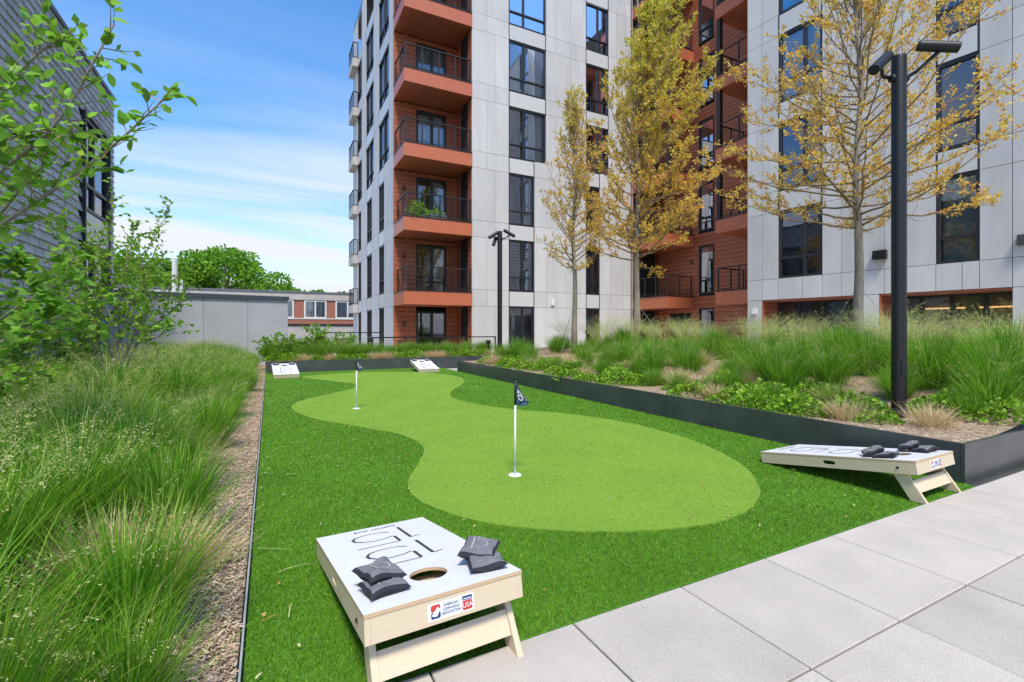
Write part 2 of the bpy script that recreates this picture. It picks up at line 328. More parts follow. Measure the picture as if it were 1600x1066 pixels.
mb.add([(p[0], p[1], 0.014) for p in GP] + [(p[0], p[1], -0.02) for p in GP], [tuple(range(n))[::-1]] + [(i, (i + 1) % n, n + (i + 1) % n, n + i) for i in range(n)])
green = tag(mb.build('putting_green', 'green_mat'), 'light green wavy putting green with two cups', 'putting green', kind='structure')
def pile(count, box, hmin, hmax, wmul, keep, z0, lean, ref, cap):
    """short upright fibres; density falls with the square of the distance, width grows with it"""
    x = NR.uniform(box[0], box[1], count); y = NR.uniform(box[2], box[3], count)
    d = np.hypot(x, y); ok = (NR.random(count) < np.minimum(1, (ref / d) ** 2)) & keep(x, y); x, y, d = x[ok], y[ok], d[ok]; n = len(x)
    h = NR.uniform(hmin, hmax, n) * np.minimum(1 + 0.03 * d, 1.3); w = wmul * np.maximum(1, np.minimum(d / ref, cap)); az = NR.uniform(0, 6.283, n); l = NR.uniform(0.1, lean, n)
    base = np.stack([x, y, np.full(n, z0)], 1); a2 = NR.uniform(0, 6.283, n); side = np.stack([np.cos(a2), np.sin(a2), np.zeros(n)], 1) * w[:, None] / 2
    tip = base + np.stack([np.cos(az) * h * l, np.sin(az) * h * l, h], 1)
    V = np.stack([base - side, base + side, tip], 1).reshape(-1, 3); return V, np.arange(n * 3).reshape(n, 3)
V, Q = pile(1800000, (TX0, TX1, TY0 + 0.02, TY1), 0.009, 0.02, 0.0036, lambda x, y: ~inside(x, y, GP), -0.002, 1.0, 2.6, 3.2)
o = inst('turf_fibre', np_mesh('turf_fibre', V, Q, ['turf_blade']), lawn); tag(o, kind='stuff')
V, Q = pile(1100000, (0.2, 4.6, 2.0, 14.5), 0.003, 0.008, 0.0033, lambda x, y: inside(x, y, GP), 0.013, 1.2, 2.6, 3.2)
o = inst('green_fibre', np_mesh('green_fibre', V, Q, ['green_blade']), green); tag(o, kind='stuff')
# paving with every slab its own piece
paving = tag(MB().box(-3.5, 14, -4, TY0 - 0.004, -0.055, -0.028).build('paving', 'joint_sand'), 'grey square concrete pavers laid edge to edge', 'paving', kind='structure')
S = 0.6286
pm = MB().bevbox(-S / 2 + 0.004, S / 2 - 0.004, -S / 2 + 0.004, S / 2 - 0.004, -0.027, 0.0, 0.004).mesh('paver', 'paver')
for i in range(-5, 17):
    for j in range(-7, 0):
        inst('paver', pm, paving, (1.15 + (i + 0.5) * S, TY0 + (j + 0.5) * S, 0.012 + rnd.uniform(-0.0015, 0.0015)), (rnd.uniform(-.002, .002), rnd.uniform(-.002, .002), math.pi / 2 * rnd.randint(0, 3)))
# steel edging and mulch strip
tag(MB().box(-0.098, -0.0905, 0.3, 15.3, -0.05, 0.036).build('metal_edging', 'edge_steel'), 'thin steel edging strip between mulch and lawn', 'edging')
tag(MB().box(-4.58, -0.106, -2.5, 19.5, -0.05, 0.015).build('planting_bed', 'soil'), 'brown soil of the grass bed beside the lawn', 'planting bed', kind='structure')
n = 60000; x = -0.11 - np.abs(NR.normal(0, 0.30, n)); y = NR.uniform(0.6, 15.3, n); ok = x > -1.1; x, y = x[ok], y[ok]; n = len(x)
z = NR.uniform(0.018, 0.04, n); az = NR.uniform(0, 6.283, n); tl = NR.uniform(-0.35, 0.35, n); Lh = NR.uniform(0.004, 0.016, n); Wh = NR.uniform(0.0014, 0.004, n)
d = np.stack([np.cos(az) * np.cos(tl), np.sin(az) * np.cos(tl), np.sin(tl)], 1); sdv = np.stack([-np.sin(az), np.cos(az), NR.uniform(-.4, .4, n)], 1); c = np.stack([x, y, z], 1)
V = np.stack([c - d * Lh[:, None] - sdv * Wh[:, None], c + d * Lh[:, None] - sdv * Wh[:, None], c + d * Lh[:, None] + sdv * Wh[:, None], c - d * Lh[:, None] + sdv * Wh[:, None]], 1).reshape(-1, 3)
tag(inst('mulch_chips', np_mesh('mulch_chips', V, np.arange(4 * n).reshape(n, 4), ['chip'])), 'pinkish brown shredded bark mulch strip along the steel edging', 'mulch', kind='stuff')
# dry straws and leaf bits lying on the lawn
n = 520; x = NR.uniform(TX0, TX1, n); x[:150] = TX0 + np.abs(NR.normal(0, 0.8, 150)); y = NR.uniform(1.75, 14, n); az = NR.uniform(0, 6.283, n); L = NR.uniform(0.01, 0.035, n); L[:56] = NR.uniform(0.06, 0.22, 56)
k = 4; t = np.linspace(0, 1, k); bend = NR.uniform(-0.5, 0.5, n)
P = np.stack([x[:, None] + np.cos(az[:, None] + bend[:, None] * t) * L[:, None] * t, y[:, None] + np.sin(az[:, None] + bend[:, None] * t) * L[:, None] * t, np.broadcast_to(0.02 + 0.006 * np.sin(3 * t), (n, k))], -1)
Wd = np.where(L > 0.05, 0.0048, 0.009)[:, None] * np.array([1, 1, 0.9, 0.4])[None]
V, Q = blade_strips(P, Wd, np.stack([-np.sin(az), np.cos(az), np.zeros(n)], 1))
tag(inst('straw_litter', np_mesh('straw_litter', V, Q, ['litter'])), 'scattered dry straws and leaf bits lying on the lawn', 'litter', kind='stuff')

# ------------------------------------------------------------------ planters
def bed_z(x, y):
    t = min(1, max(0, (x - 5.3) / 3.2)); t = t * t * (3 - 2 * t); return 0.285 + 0.42 * t + 0.02 * math.sin(3.1 * x + 1.7 * y)
PL = empty('metal_planter', (5.05, 1.76, 0)); tag(PL, 'long dark grey metal planter beside the lawn with grasses', 'planter')
y = 1.76
for L in (2.4, 2.4, 2.4, 2.4, 2.14):
    MB().box(0, 0.03, y - 1.76 + (0.03 if y < 1.8 else 0.003), y - 1.76 + L - 0.003, -0.05, 0.325).build('side_panel', 'planter_metal', PL); y += L
for a, b in ((0, 2.4), (2.4, 4.8), (4.8, 7.0)): MB().box(a + 0.0 if a == 0 else a + 0.0015, b - 0.0015, 0, 0.028, -0.05, 0.325).build('front_panel', 'planter_metal', PL)
MB().box(0.033, 4.5, 11.71, 11.74, -0.05, 0.325).build('back_panel', 'planter_metal', PL)
tag(MB().box(10.9, 11.05, 2.4, 13.3, -0.05, 0.74).build('seat_wall', 'concrete'), 'low pale concrete seat wall behind the planter grasses', 'seat wall')
mb = MB(); nx, ny = 24, 44; xs = [5.082 + 5.8 * i / nx for i in range(nx + 1)]; ys = [1.79 + 11.67 * j / ny for j in range(ny + 1)]
mb.add([(a, b, bed_z(a, b)) for b in ys for a in xs], [(j * (nx + 1) + i, j * (nx + 1) + i + 1, (j + 1) * (nx + 1) + i + 1, (j + 1) * (nx + 1) + i) for j in range(ny) for i in range(nx)])
tag(mb.build('planting_bed', 'soil', smooth=True), 'mounded mulch soil inside the dark metal planter', 'planting bed', kind='structure')
FP = empty('metal_planter', (-0.1, 15.3, 0)); tag(FP, 'low dark metal planter closing the far end of the lawn', 'planter')
for a, b in ((0, 2.6), (2.6, 5.2), (5.2, 8.4)): MB().box(a + 0.0015, b - 0.0015, 0, 0.03, -0.05, 0.34).build('front_panel', 'planter_metal', FP)
MB().box(0, 0.03, 0.032, 2.4, -0.05, 0.34).build('side_panel', 'planter_metal', FP)
tag(MB().box(-0.06, 8.3, 15.335, 17.7, -0.05, 0.3).build('planting_bed', 'soil'), 'soil of the far planter below the apartment tower', 'planting bed', kind='structure')
n = 34000; x = NR.uniform(5.1, 8.6, n); y = NR.uniform(1.8, 13.3, n); z = np.array([bed_z(a, b) for a, b in zip(x, y)]) + 0.008
az = NR.uniform(0, 6.283, n); Lh = NR.uniform(0.006, 0.024, n); Wh = NR.uniform(0.0015, 0.004, n); tl = NR.uniform(-.4, .4, n)
d = np.stack([np.cos(az), np.sin(az), tl], 1); sdv = np.stack([-np.sin(az), np.cos(az), NR.uniform(-.4, .4, n)], 1); c = np.stack([x, y, z], 1)
V = np.stack([c - d * Lh[:, None] - sdv * Wh[:, None], c + d * Lh[:, None] - sdv * Wh[:, None], c + d * Lh[:, None] + sdv * Wh[:, None], c - d * Lh[:, None] + sdv * Wh[:, None]], 1).reshape(-1, 3)
tag(inst('mulch_chips', np_mesh('planter_chips', V, np.arange(4 * n).reshape(n, 4), ['chip'])), 'bark mulch chips spread over the planter mound', 'mulch', kind='stuff')

# ------------------------------------------------------------------ facade helpers
class Facade:
    """s along the wall, d outwards, z up, in the parent's local frame"""
    def __init__(f, parent, o, a, n): f.p = parent; f.o = Vector(o); f.a = Vector(a); f.n = Vector(n)
    def __call__(f, s, d, z): return f.o + f.a * s + f.n * d + Vector((0, 0, z))
    def box(f, name, m, s0, s1, z0, z1, d0, d1, parent=None): return MB().box(s0, s1, d0, d1, z0, z1, F=f).build(name, m, parent or f.p)
    def panel(f, s0, s1, z0, z1, m='panel_grey', name='panel', g=0.0065): return f.box(name, m, s0 + g, s1 - g, z0 + g, z1 - g, -0.03, 0)
    def window(f, s0, s1, z0, z1, sv=0.55, zt=0.26, d=-0.03, deco='', fr=0.06, gl='pane_glass', name='window'):
        """frame with a mullion and a transom, panes and what hangs behind them"""
        mb = MB(); D0, D1 = d - 0.12, d
        mb.box(s0, s0 + fr, D0, D1, z0, z1, F=f); mb.box(s1 - fr, s1, D0, D1, z0, z1, F=f)
        mb.box(s0 + fr, s1 - fr, D0, D1 - .003, z0, z0 + fr, F=f); mb.box(s0 + fr, s1 - fr, D0, D1 - .003, z1 - fr, z1, F=f)
        sm = s0 + (s1 - s0) * sv if sv else None; zm = z0 + (z1 - z0) * zt if zt else None
        cols = [(s0 + fr, s1 - fr)]; rows = [(z0 + fr, z1 - fr)]
        if sm: mb.box(sm - fr * .6, sm + fr * .6, D0 + .01, D1 - .006, z0 + fr, z1 - fr, F=f); cols = [(s0 + fr, sm - fr * .6), (sm + fr * .6, s1 - fr)]
        if zm:
            rows = [(z0 + fr, zm - fr * .5), (zm + fr * .5, z1 - fr)]
            for a, b in cols: mb.box(a, b, D0 + .01, D1 - .009, zm - fr * .5, zm + fr * .5, F=f)
        w = mb.build(name, 'frame_black', f.p)
        for a, b in cols:
            for e, g in rows: f.box('pane', gl, a, b, e, g, d - 0.075, d - 0.07, w)
        if deco in ('curtain', 'half', 'blind'):
            t0, t1 = (s0 + fr, s1 - fr) if deco != 'half' else (s0 + (s1 - s0) * .5, s1 - fr)
            mb = MB(); k = 14 if deco != 'blind' else 1
            for i in range(k):
                a = t0 + (t1 - t0) * i / k; b = t0 + (t1 - t0) * (i + 1) / k; q = 0.03 if k > 1 else 0
                vs = [f(a, d - .26 + q * (i % 2), z0 + .05), f(b, d - .26 + q * ((i + 1) % 2), z0 + .05), f(b, d - .26 + q * ((i + 1) % 2), z1 - .03), f(a, d - .26 + q * (i % 2), z1 - .03)]
                mb.add(vs, [(0, 1, 2, 3)])
            mb.build('curtain', 'curtain' if deco != 'blind' else 'blind', w)
        elif deco == 'slats':
            mb = MB(); zz_ = z0 + 0.62
            while zz_ < z1 - .08: mb.box(s0 + fr, s1 - fr, d - .2, d - .19, zz_, zz_ + .085, F=f); zz_ += .14
            mb.build('blind', 'curtain', w)
        return w
    def boards(f, s0, s1, z0, z1, pitch=0.21, d=0.0, holes=()):
        """horizontal cladding boards, interrupted at openings"""
        k = int(round((z1 - z0) / pitch)); pt = (z1 - z0) / k
        for i in range(k):
            a, b = z0 + i * pt, z0 + (i + 1) * pt - 0.016; spans = [(s0, s1)]
            for h0, h1, g0, g1 in holes:
                if b > g0 and a < g1:
                    ns = []
                    for p, q in spans:
                        if h0 > p: ns.append((p, min(q, h0)))
                        if h1 < q: ns.append((max(p, h1), q))
                    spans = [u for u in ns if u[1] - u[0] > 0.02]
            for p, q in spans: f.box('board', 'redwood', p, q, a, b, d - 0.025, d)
def railing(parent, pts, zb, h, posts, m='rail_bronze', cables=9, names=('post', 'top_rail', 'cable_infill')):
    """posts, rails and horizontal cables along a polyline pts [(x,y)..]"""
    tr = MB(); cb = MB()
    for (xa, ya), (xb, yb), np_ in zip(pts, pts[1:], posts):
        L = math.hypot(xb - xa, yb - ya); ux, uy = (xb - xa) / L, (yb - ya) / L
        def F(s, d, z): return (xa + ux * s - uy * d, ya + uy * s + ux * d, z)
        tr.box(-.025, L + .025, -.028, .028, zb + h - .045, zb + h, F=F); tr.box(0, L, -.018, .018, zb + .07, zb + .10, F=F)
        for i in range(cables): z = zb + .1 + (h - .15) * (i + 1) / (cables + 1); cb.box(0, L, -.003, .003, z - .003, z + .003, F=F)
        for i in range(np_ + 1):
            if i == 0 and (xa, ya) != pts[0]: continue
            s = L * i / np_; MB().box(s - .024, s + .024, -.024, .024, zb, zb + h - .046, F=F).build(names[0], m, parent)
    tr.build(names[1], m, parent); cb.build(names[2], m, parent)

# ------------------------------------------------------------------ apartment tower
FH = 3.05; ZB = 2.30; ZT = 3.03            # floor height, lower and upper joint of each slab band
TW = empty('apartment_tower', (4.9, 19.31, 0)); tag(TW, 'tall grey panelled apartment tower with stacked terracotta corner balconies', 'apartment tower')
NF = 6
WD = 12.1; BW = 3.0; BD = 1.8; SD = 13.1     # front width, balcony width and depth, side length
MB().box(BW + .3, WD, 0.62, 0.7, -.3, 20.6).build('core_wall', 'room', TW); MB().box(0.62, 0.7, BD + .25, SD, -.3, 20.6).build('core_wall', 'room', TW)
MB().box(0.02, WD, .03, SD, 20.4, 20.9).build('roof', 'cap_grey', TW); MB().box(.9, WD - .02, SD - .3, SD - .1, -.3, 20.4).build('rear_wall', 'panel_grey', TW)
MB().box(WD - .12, WD - .06, 0.0, SD - .3, -.3, 20.4).build('end_wall', 'redwood', TW)
f = Facade(TW, (0, 0, 0), (1, 0, 0), (0, -1, 0))
colA, colB = (4.82, 6.16), (9.11, 9.96); wA, wB = (4.82, 6.79), (9.11, 10.52)
deco = {(0, 0): '', (0, 1): '', (1, 0): 'slats', (1, 1): '', (2, 0): 'half', (2, 1): 'half', (3, 0): 'half', (3, 1): 'curtain', (4, 0): 'curtain', (4, 1): 'blind', (5, 0): 'half', (5, 1): ''}
for k in range(NF + 1):
    zb0 = ZT + (k - 1) * FH if k else -.12; zb1 = ZB + k * FH
    A, B = (colA, colB) if k < 3 else (wA, wB)
    def row(z0, z1, flip, tall):
        for s0, s1, cuts in ((BW, A[0], (0.36, 0.62)), (A[1], B[0], (0.24, 0.60, 0.8)), (B[1], WD, (0.33, 0.7))):
            c = cuts[:1] if s0 == BW else (cuts[:2] if flip else cuts[1:])
            if s0 == BW: c = (0.40,) if flip else (0.62,)
            e = [s0] + [s0 + (s1 - s0) * q for q in c] + [s1]
            for a, b in zip(e, e[1:]): f.panel(a, b, z0, z1)
    row(zb0, zb1, k % 2, True)
    if k < NF:
        row(zb1, zb1 + ZT - ZB, (k + 1) % 2, False)
        for c in (A, B):
            up = (colA if c in (colA, wA) else colB) if k + 1 < 3 else (wA if c in (colA, wA) else wB)
            e = min(c[1], up[1]); f.box('spandrel', 'spandrel', c[0] + .04, e - .04, zb1 + .03, zb1 + ZT - ZB - .04, -.04, -.006); f.box('spandrel_trim', 'frame_black', c[0], c[0] + .035, zb1, zb1 + ZT - ZB, -.05, -.001); f.box('spandrel_trim', 'frame_black', e - .035, e, zb1, zb1 + ZT - ZB, -.05, -.001)
    if k < NF:
        f.window(A[0], A[1], zb0, zb1, 0.55 if k < 3 else 0.40, 0.27, deco=deco[(k, 0)])
        f.window(B[0], B[1], zb0, zb1, 0.55, 0.27, deco=deco[(k, 1)])
# side wall, seen at a grazing angle
g = Facade(TW, (0, BD, 0), (0, 1, 0), (-1, 0, 0))
c_up = [(0.9, 3.18), (4.5, 6.7), (8.1, 9.6)]; c_lo = [(1.95, 3.18), (5.0, 6.5), (8.3, 9.4)]
for k in range(NF + 1):
    zb0 = ZT + (k - 1) * FH if k else -.12; zb1 = ZB + k * FH; cs = c_lo if k < 3 else c_up
    e = [0] + [q for c in cs for q in c] + [SD - BD]
    for i in range(0, len(e), 2):
        g.panel(e[i], e[i + 1], zb0, zb1)
        if k < NF: g.panel(e[i], e[i + 1], zb1, zb1 + ZT - ZB)
    if k < NF:
        for i, c in enumerate(cs):
            g.window(c[0], c[1], zb0, zb1, 0.5, 0.27, d=-.02, deco=('half', 'curtain', '')[(i + k) % 3])
            g.box('spandrel', 'spandrel', c[0] + .04, c[1] - .04, zb1 + .03, zb1 + ZT - ZB - .04, -.04, -.006)
            g.box('spandrel_trim', 'frame_black', c[0], c[0] + .035, zb1, zb1 + ZT - ZB, -.05, -.001); g.box('spandrel_trim', 'frame_black', c[1] - .035, c[1], zb1, zb1 + ZT - ZB, -.05, -.001)
# corner balconies
bk = Facade(TW, (0, BD, 0), (1, 0, 0), (0, -1, 0)); sdw = Facade(TW, (BW, 0, 0), (0, 1, 0), (-1, 0, 0))
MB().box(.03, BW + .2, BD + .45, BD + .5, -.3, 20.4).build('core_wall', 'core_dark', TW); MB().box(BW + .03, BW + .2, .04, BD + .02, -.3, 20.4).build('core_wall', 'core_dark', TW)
for k in range(NF):
    z0 = (ZT - .13) + (k - 1) * FH if k else -.12; z1 = ZB - .01 + k * FH
    bk.boards(0.0, BW, z0, z1, holes=[(1.02, 2.45, z0 - .1, z0 + 2.2)]); sdw.boards(0.03, BD - .03, z0, z1, holes=[(.45, 1.25, z0 - .1, z0 + 2.25)])
    bk.window(1.02, 2.45, z0 + .02, z0 + 2.2, .52, 0.24 if k < 2 else 0, d=.03, deco=('', 'half', 'half', 'curtain', 'blind', 'half')[k], fr=.09, name='balcony_door')
    sdw.window(.45, 1.25, z0 + .02, z0 + 2.25, 0, .8, d=.03, deco='half' if k > 1 else '', fr=.09, name='balcony_door')
    w = bk.box('wall_lamp', 'copper', .42, .53, z0 + 1.55, z0 + 1.73, 0.0, .09)
    zs = ZB + k * FH
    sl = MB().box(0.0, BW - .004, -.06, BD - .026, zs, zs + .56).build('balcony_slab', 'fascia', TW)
    MB().box(-.02, BW - .004, -.08, BD - .026, zs + .562, zs + .60).build('drip_edge', 'rail_bronze', sl)
    soff = MB()
    for i in range(9): soff.box(.03, BW - .03, .0 + i * .19, .0 + i * .19 + .175, zs - .012, zs - .002)
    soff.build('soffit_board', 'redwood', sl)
    ins = .06 if k > 1 else .16
    b = inst('balcony_railing', None, TW); b.empty_display_size = .1
    railing(b, [(ins, BD - .1), (ins, .0), (BW - .06, .0)], zs + .6, 1.0, (2, 4))
# balconies of the far corner, seen from the side
for k in range(NF):
    zs = ZB + k * FH; sl = MB().box(-.32, -.005, SD - 1.9, SD - .2, zs, zs + .5).build('balcony_slab', 'concrete', TW)
    b = inst('balcony_railing', None, TW); railing(b, [(-.01, SD - 1.85), (-.28, SD - 1.85), (-.28, SD - .25)], zs + .5, 1.0, (1, 3), cables=5)
# plants in a box on one balcony
def small_leafy(name, loc, r, h, n, seed, label, cat, matn='cover_leaf', size=(.05, .09)):
    q = np.random.default_rng(seed); d = q.normal(size=(n, 3)); d /= np.linalg.norm(d, axis=1, keepdims=True); d[:, 2] = np.abs(d[:, 2]); rr = q.uniform(.35, 1, n) ** .5
    C = d * rr[:, None] * np.array([r, r, h]); V, Q = leaf_quads(C, d + q.normal(size=(n, 3)) * .7, q.uniform(*size, n), q); return tag(inst(name, np_mesh(name, V, Q, [matn]), None, loc), label, cat)
small_leafy('potted_plant', (5.55, 19.6, 2.9 + FH), .5, .75, 420, 3, 'bushy green potted plant behind the third floor balcony railing', 'potted plant', 'shrub_leaf', (.07, .14))
wb = MB().box(-.5, .5, -.11, .11, 0, .22).build('window_box', 'cap_grey', loc=(6.3, 19.55, 2.91 + FH)); tag(wb, 'low planter box of foliage beside the bushy balcony plant', 'planter box')
lf = small_leafy('foliage', (0, 0, .2), .42, .2, 260, 4, None, None, 'shrub_leaf', (.06, .1)); lf.parent = wb
f.box('alarm_box', 'white_plastic', 7.05, 7.22, 2.42, 2.72, 0.0, .08)

# ------------------------------------------------------------------ red recess with balconies between tower and wing
RC = empty('courtyard_block', (17.0, 19.31, 0)); tag(RC, 'terracotta clad recessed block with balconies between the two grey facades', 'apartment block')
RW = 1.75
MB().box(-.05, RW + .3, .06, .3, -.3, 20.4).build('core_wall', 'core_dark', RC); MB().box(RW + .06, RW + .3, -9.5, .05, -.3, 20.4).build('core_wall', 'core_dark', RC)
rb = Facade(RC, (0, .03, 0), (1, 0, 0), (0, -1, 0)); rs = Facade(RC, (RW, 0, 0), (0, -1, 0), (-1, 0, 0))
for k in range(NF):
    z0 = (ZT - .13) + (k - 1) * FH if k else -.12; z1 = z0 + FH if k else ZT - .13
    rb.boards(0.0, RW - .03, z0, z1, holes=[(.1, 1.6, z0 - .1, z0 + 2.25)])
    hl = [(.9, 2.3, z0 - .1, z0 + 2.2)] if k == 0 else []
    rs.boards(.03, 9.4, z0, z1, pitch=.2, holes=[(2.79, 3.69, z0 + .1, z0 + 2.4), (5.6, 6.6, z0 - .1, z0 + 2.25)] + hl)
    rb.window(.1, 1.6, z0 + .02, z0 + 2.25, .5, 0.24, d=.03, fr=.08, name='balcony_door', deco='half' if k % 2 else '')
    rs.window(2.79, 3.69, z0 + .1, z0 + 2.4, 0, .27, d=.02, fr=.07, gl='pane_dim', deco='half' if k in (2, 4) else '')
    rs.window(5.6, 6.6, z0 + .02, z0 + 2.25, .5, 0, d=.03, fr=.08, gl='pane_dim', name='balcony_door')
    rs.box('wall_lamp', 'copper', 2.3, 2.4, z0 + 1.6, z0 + 1.8, .0, .08)
    zs = ZB + k * FH
    for (y0, y1) in ((-2.47, -.01), (-8.4, -5.22)):
        sl = MB().box(0, RW - .004, y0, y1, zs, zs + .56).build('balcony_slab', 'fascia', RC); MB().box(-.02, RW - .004, y0 - .02, y1 - .002, zs + .562, zs + .6).build('drip_edge', 'rail_bronze', sl)
    b = inst('balcony_railing', None, RC); railing(b, [(.06, -.1), (.06, -2.4), (RW - .1, -2.4)], zs + .6, 1.0, (3, 2))
    b = inst('balcony_railing', None, RC); railing(b, [(RW - .1, -5.3), (.06, -5.3), (.06, -8.3)], zs + .6, 1.0, (2, 3))
for y0 in (-2.42, -5.3): MB().box(.05, .23, y0 - .09, y0 + .09, ZB + FH + .6, 20.4).build('balcony_post', 'rail_bronze', RC)

# ------------------------------------------------------------------ grey wing on the right
WG = empty('apartment_wing', (15.64, 11.57, 0), R(5)); tag(WG, 'grey panelled apartment wing with shop windows behind the gold leaved tree', 'apartment wing')
w = Facade(WG, (0, 0, 0), (0, -1, 0), (-1, 0, 0)); WL = 14.0
MB().box(1.7, 1.8, -WL, -.1, -.3, 20.6).build('core_wall', 'room', WG); MB().box(.06, 5, -WL, 0.0, 20.4, 20.9).build('roof', 'cap_grey', WG)
MB().box(.06, 5, -.06, -.002, -.3, 20.39).build('end_wall', 'panel_grey', WG)
MB().box(.036, 1.68, -WL, -.08, ZB + .05, ZB + .2).build('floor_slab', 'core_dark', WG)
ED = [0, .55, 1.12, 2.53, 3.09, 4.2, 5.37, 6.24, 6.83, 8.1, 9.4, 10.8, 12.3, WL]; WIN = {(1.12, 2.53): .60, (5.37, 6.24): 0, (9.4, 10.8): .6}
dw = {(1, 1.12): '', (2, 1.12): 'half', (3, 1.12): 'curtain', (4, 1.12): 'half', (1, 5.37): 'blind', (2, 5.37): '', (3, 5.37): 'half'}
for k in range(NF):
    zb, zt = ZB + k * FH, ZT + k * FH
    for a, b in zip(ED, ED[1:]):
        isw = (a, b) in WIN
        if isw and k > 0:
            w.box('spandrel', 'spandrel', a + .04, b - .04, zb + .03, zt - .04, -.04, -.006); w.box('spandrel_trim', 'frame_black', a, a + .035, zb, zt, -.05, -.001); w.box('spandrel_trim', 'frame_black', b - .035, b, zb, zt, -.05, -.001)
        elif isw: m_ = (a + b) / 2 + .1; w.panel(a, m_, zb, zt); w.panel(m_, b, zb, zt)
        elif k % 2 and b - a > 1: m_ = (a + b) / 2; w.panel(a, m_, zb, zt); w.panel(m_, b, zb, zt)
        else: w.panel(a, b, zb, zt)
        z1 = zb + FH
        if isw: w.window(a, b, zt, z1, WIN[(a, b)], .3, deco=dw.get((k + 1, a), ''), fr=.075)
        else:
            if b - a > 1 and k % 2 == 0: m_ = (a + b) / 2 - .15; w.panel(a, m_, zt, z1); w.panel(m_, b, zt, z1)
            else: w.panel(a, b, zt, z1)
for a, b in ((0, .55), (3.62, 4.08), (6.83, 8.0), (11.5, WL)):
    w.panel(a, b, -.15, ZB)
    if a > 0: MB().box(.031, .9, -b + .01, -a - .01, -.15, ZB - .02).build('pier', 'core_dark', WG)
for a, b in ((.55, 3.62), (4.08, 6.83), (8.0, 11.5)):
    # terracotta reveal, soffit, shop front set back from the face
    rv = Facade(WG, (0, -a, 0), (1, 0, 0), (0, -1, 0)); rv.boards(.0, .95, -.12, ZB - .04, pitch=.2, d=.03)
    w.box('soffit', 'redwood', a + .012, b - .012, ZB - .05, ZB - .004, -.95, -.02)
    sh = Facade(WG, (.95, 0, 0), (0, -1, 0), (-1, 0, 0)); nb = 4
    for i in range(nb):
        p, q = a + (b - a) * i / nb, a + (b - a) * (i + 1) / nb; sh.window(p, q, -.1, ZB - .06, 0, .36 if i % 2 else 0, d=.0, fr=.055, gl='shop_glass', name='shop_window')
    for i in range(2): w.box('ceiling_lamp', 'warm_lamp', a + .5 + i * 1.3, a + 1.5 + i * 1.3, 1.86, 1.90, -1.55, -1.5) if a > 4 else None
w.box('wall_light', 'black_metal', 3.95, 4.28, 3.32, 3.58, .0, .14); w.box('wall_light', 'planter_metal', 6.93, 7.25, 3.3, 3.55, 0, .14)
w.box('fire_alarm', 'white_plastic', .2, .36, 1.82, 2.0, .0, .07)
w.box('utility_box', 'cap_grey', 3.68, 4.0, .75, 1.25, .0, .12)

# ------------------------------------------------------------------ slate hung building on the left
SX, SY0, SY1, SZ = -4.6, 4.0, 20.0, 8.85
SB = empty('slate_building', (SX, SY1, 0)); tag(SB, 'dark grey slate shingled building with tall window beside the grass bed', 'building')
MB().box(-6, -.03, SY0 - SY1, -.002, -.3, SZ - .02).build('wall', 'slate_back', SB)
MB().box(-6, .05, SY0 - SY1 - .05, .05, SZ, SZ + .1).build('roof_cap', 'cap_grey', SB)
sw = Facade(SB, (0, 0, 0), (0, -1, 0), (1, 0, 0))
wy0, wy1 = 0.7, 3.0                                            # window column, measured from the far corner
exp_, wid_ = .20, .50; shp = []
zc = .1; r_ = 0
while zc < SZ - .02:
    s_ = -(r_ % 2) * wid_ / 2
    while s_ < 9.4:
        a, b = max(0, s_ + .016), s_ + wid_ - .016; zt_ = min(zc + exp_ + .05, SZ - .02)
        if not (b > wy0 and a < wy1 and zc + exp_ > 0.5 and zc < 7.3) and b > .02: shp.append((a, b, zc, zt_))
        s_ += wid_
    zc += exp_; r_ += 1
def shown(q):   # how large a shingle shows to someone on the terrace
    yy = SY1 - q[0]; return -math.hypot(SX, yy)
shp.sort(key=shown, reverse=True)
vis = [q for q in shp if SY1 - q[0] > 12.3 and 1.4 < q[2]]; top = set(vis[:300]); rest = MB()
sh_me = MB().add([(-.004, 0, 0), (-.004, wid_ - .032, 0), (.034, wid_ - .032, 0), (.034, 0, 0), (-.02, 0, exp_ + .05), (-.02, wid_ - .032, exp_ + .05), (-.012, wid_ - .032, exp_ + .05), (-.012, 0, exp_ + .05)],
                 [(0, 1, 2, 3), (3, 2, 6, 7), (0, 3, 7, 4), (1, 5, 6, 2), (0, 4, 5, 1)]).mesh('shingle', 'slate')
for q in shp:
    a, b, z0, z1 = q; jd = rnd.uniform(0, .006)
    if q in top and abs(b - a - wid_ + .032) < .001 and z1 - z0 > exp_ + .04: inst('shingle', sh_me, SB, (jd, -b, z0 + rnd.uniform(-.003, .003)), (0, rnd.uniform(-.01, .01), 0))
    else: rest.add([(-.004, -b, z0), (-.004, -a, z0), (.034 + jd, -a, z0), (.034 + jd, -b, z0), (-.02, -b, z1), (-.02, -a, z1), (-.012 + jd, -a, z1), (-.012 + jd, -b, z1)], [(0, 1, 2, 3), (3, 2, 6, 7), (0, 3, 7, 4), (1, 5, 6, 2), (0, 4, 5, 1)])
tag(rest.build('shingle_mass', 'slate_mass', SB), kind='stuff')
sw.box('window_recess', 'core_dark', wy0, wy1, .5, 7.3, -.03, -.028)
for z0, z1 in ((4.6, 7.2), (1.35, 3.7)):
    sw.window(wy0 + .06, wy1 - .06, z0, z1, .62, .28, d=.06, deco='', fr=.09)
    sw.box('curtain', 'curtain', wy0 + 1.65, wy1 - .2, z0 + .1, z1 - .1, -.028, -.02)
sw.box('spandrel', 'spandrel', wy0 + .07, wy1 - .07, 3.74, 4.56, -.02, .05)
for a in (wy0 - .02, wy1 - .05): sw.box('window_trim', 'frame_black', a, a + .07, .5, 7.32, -.02, .1)
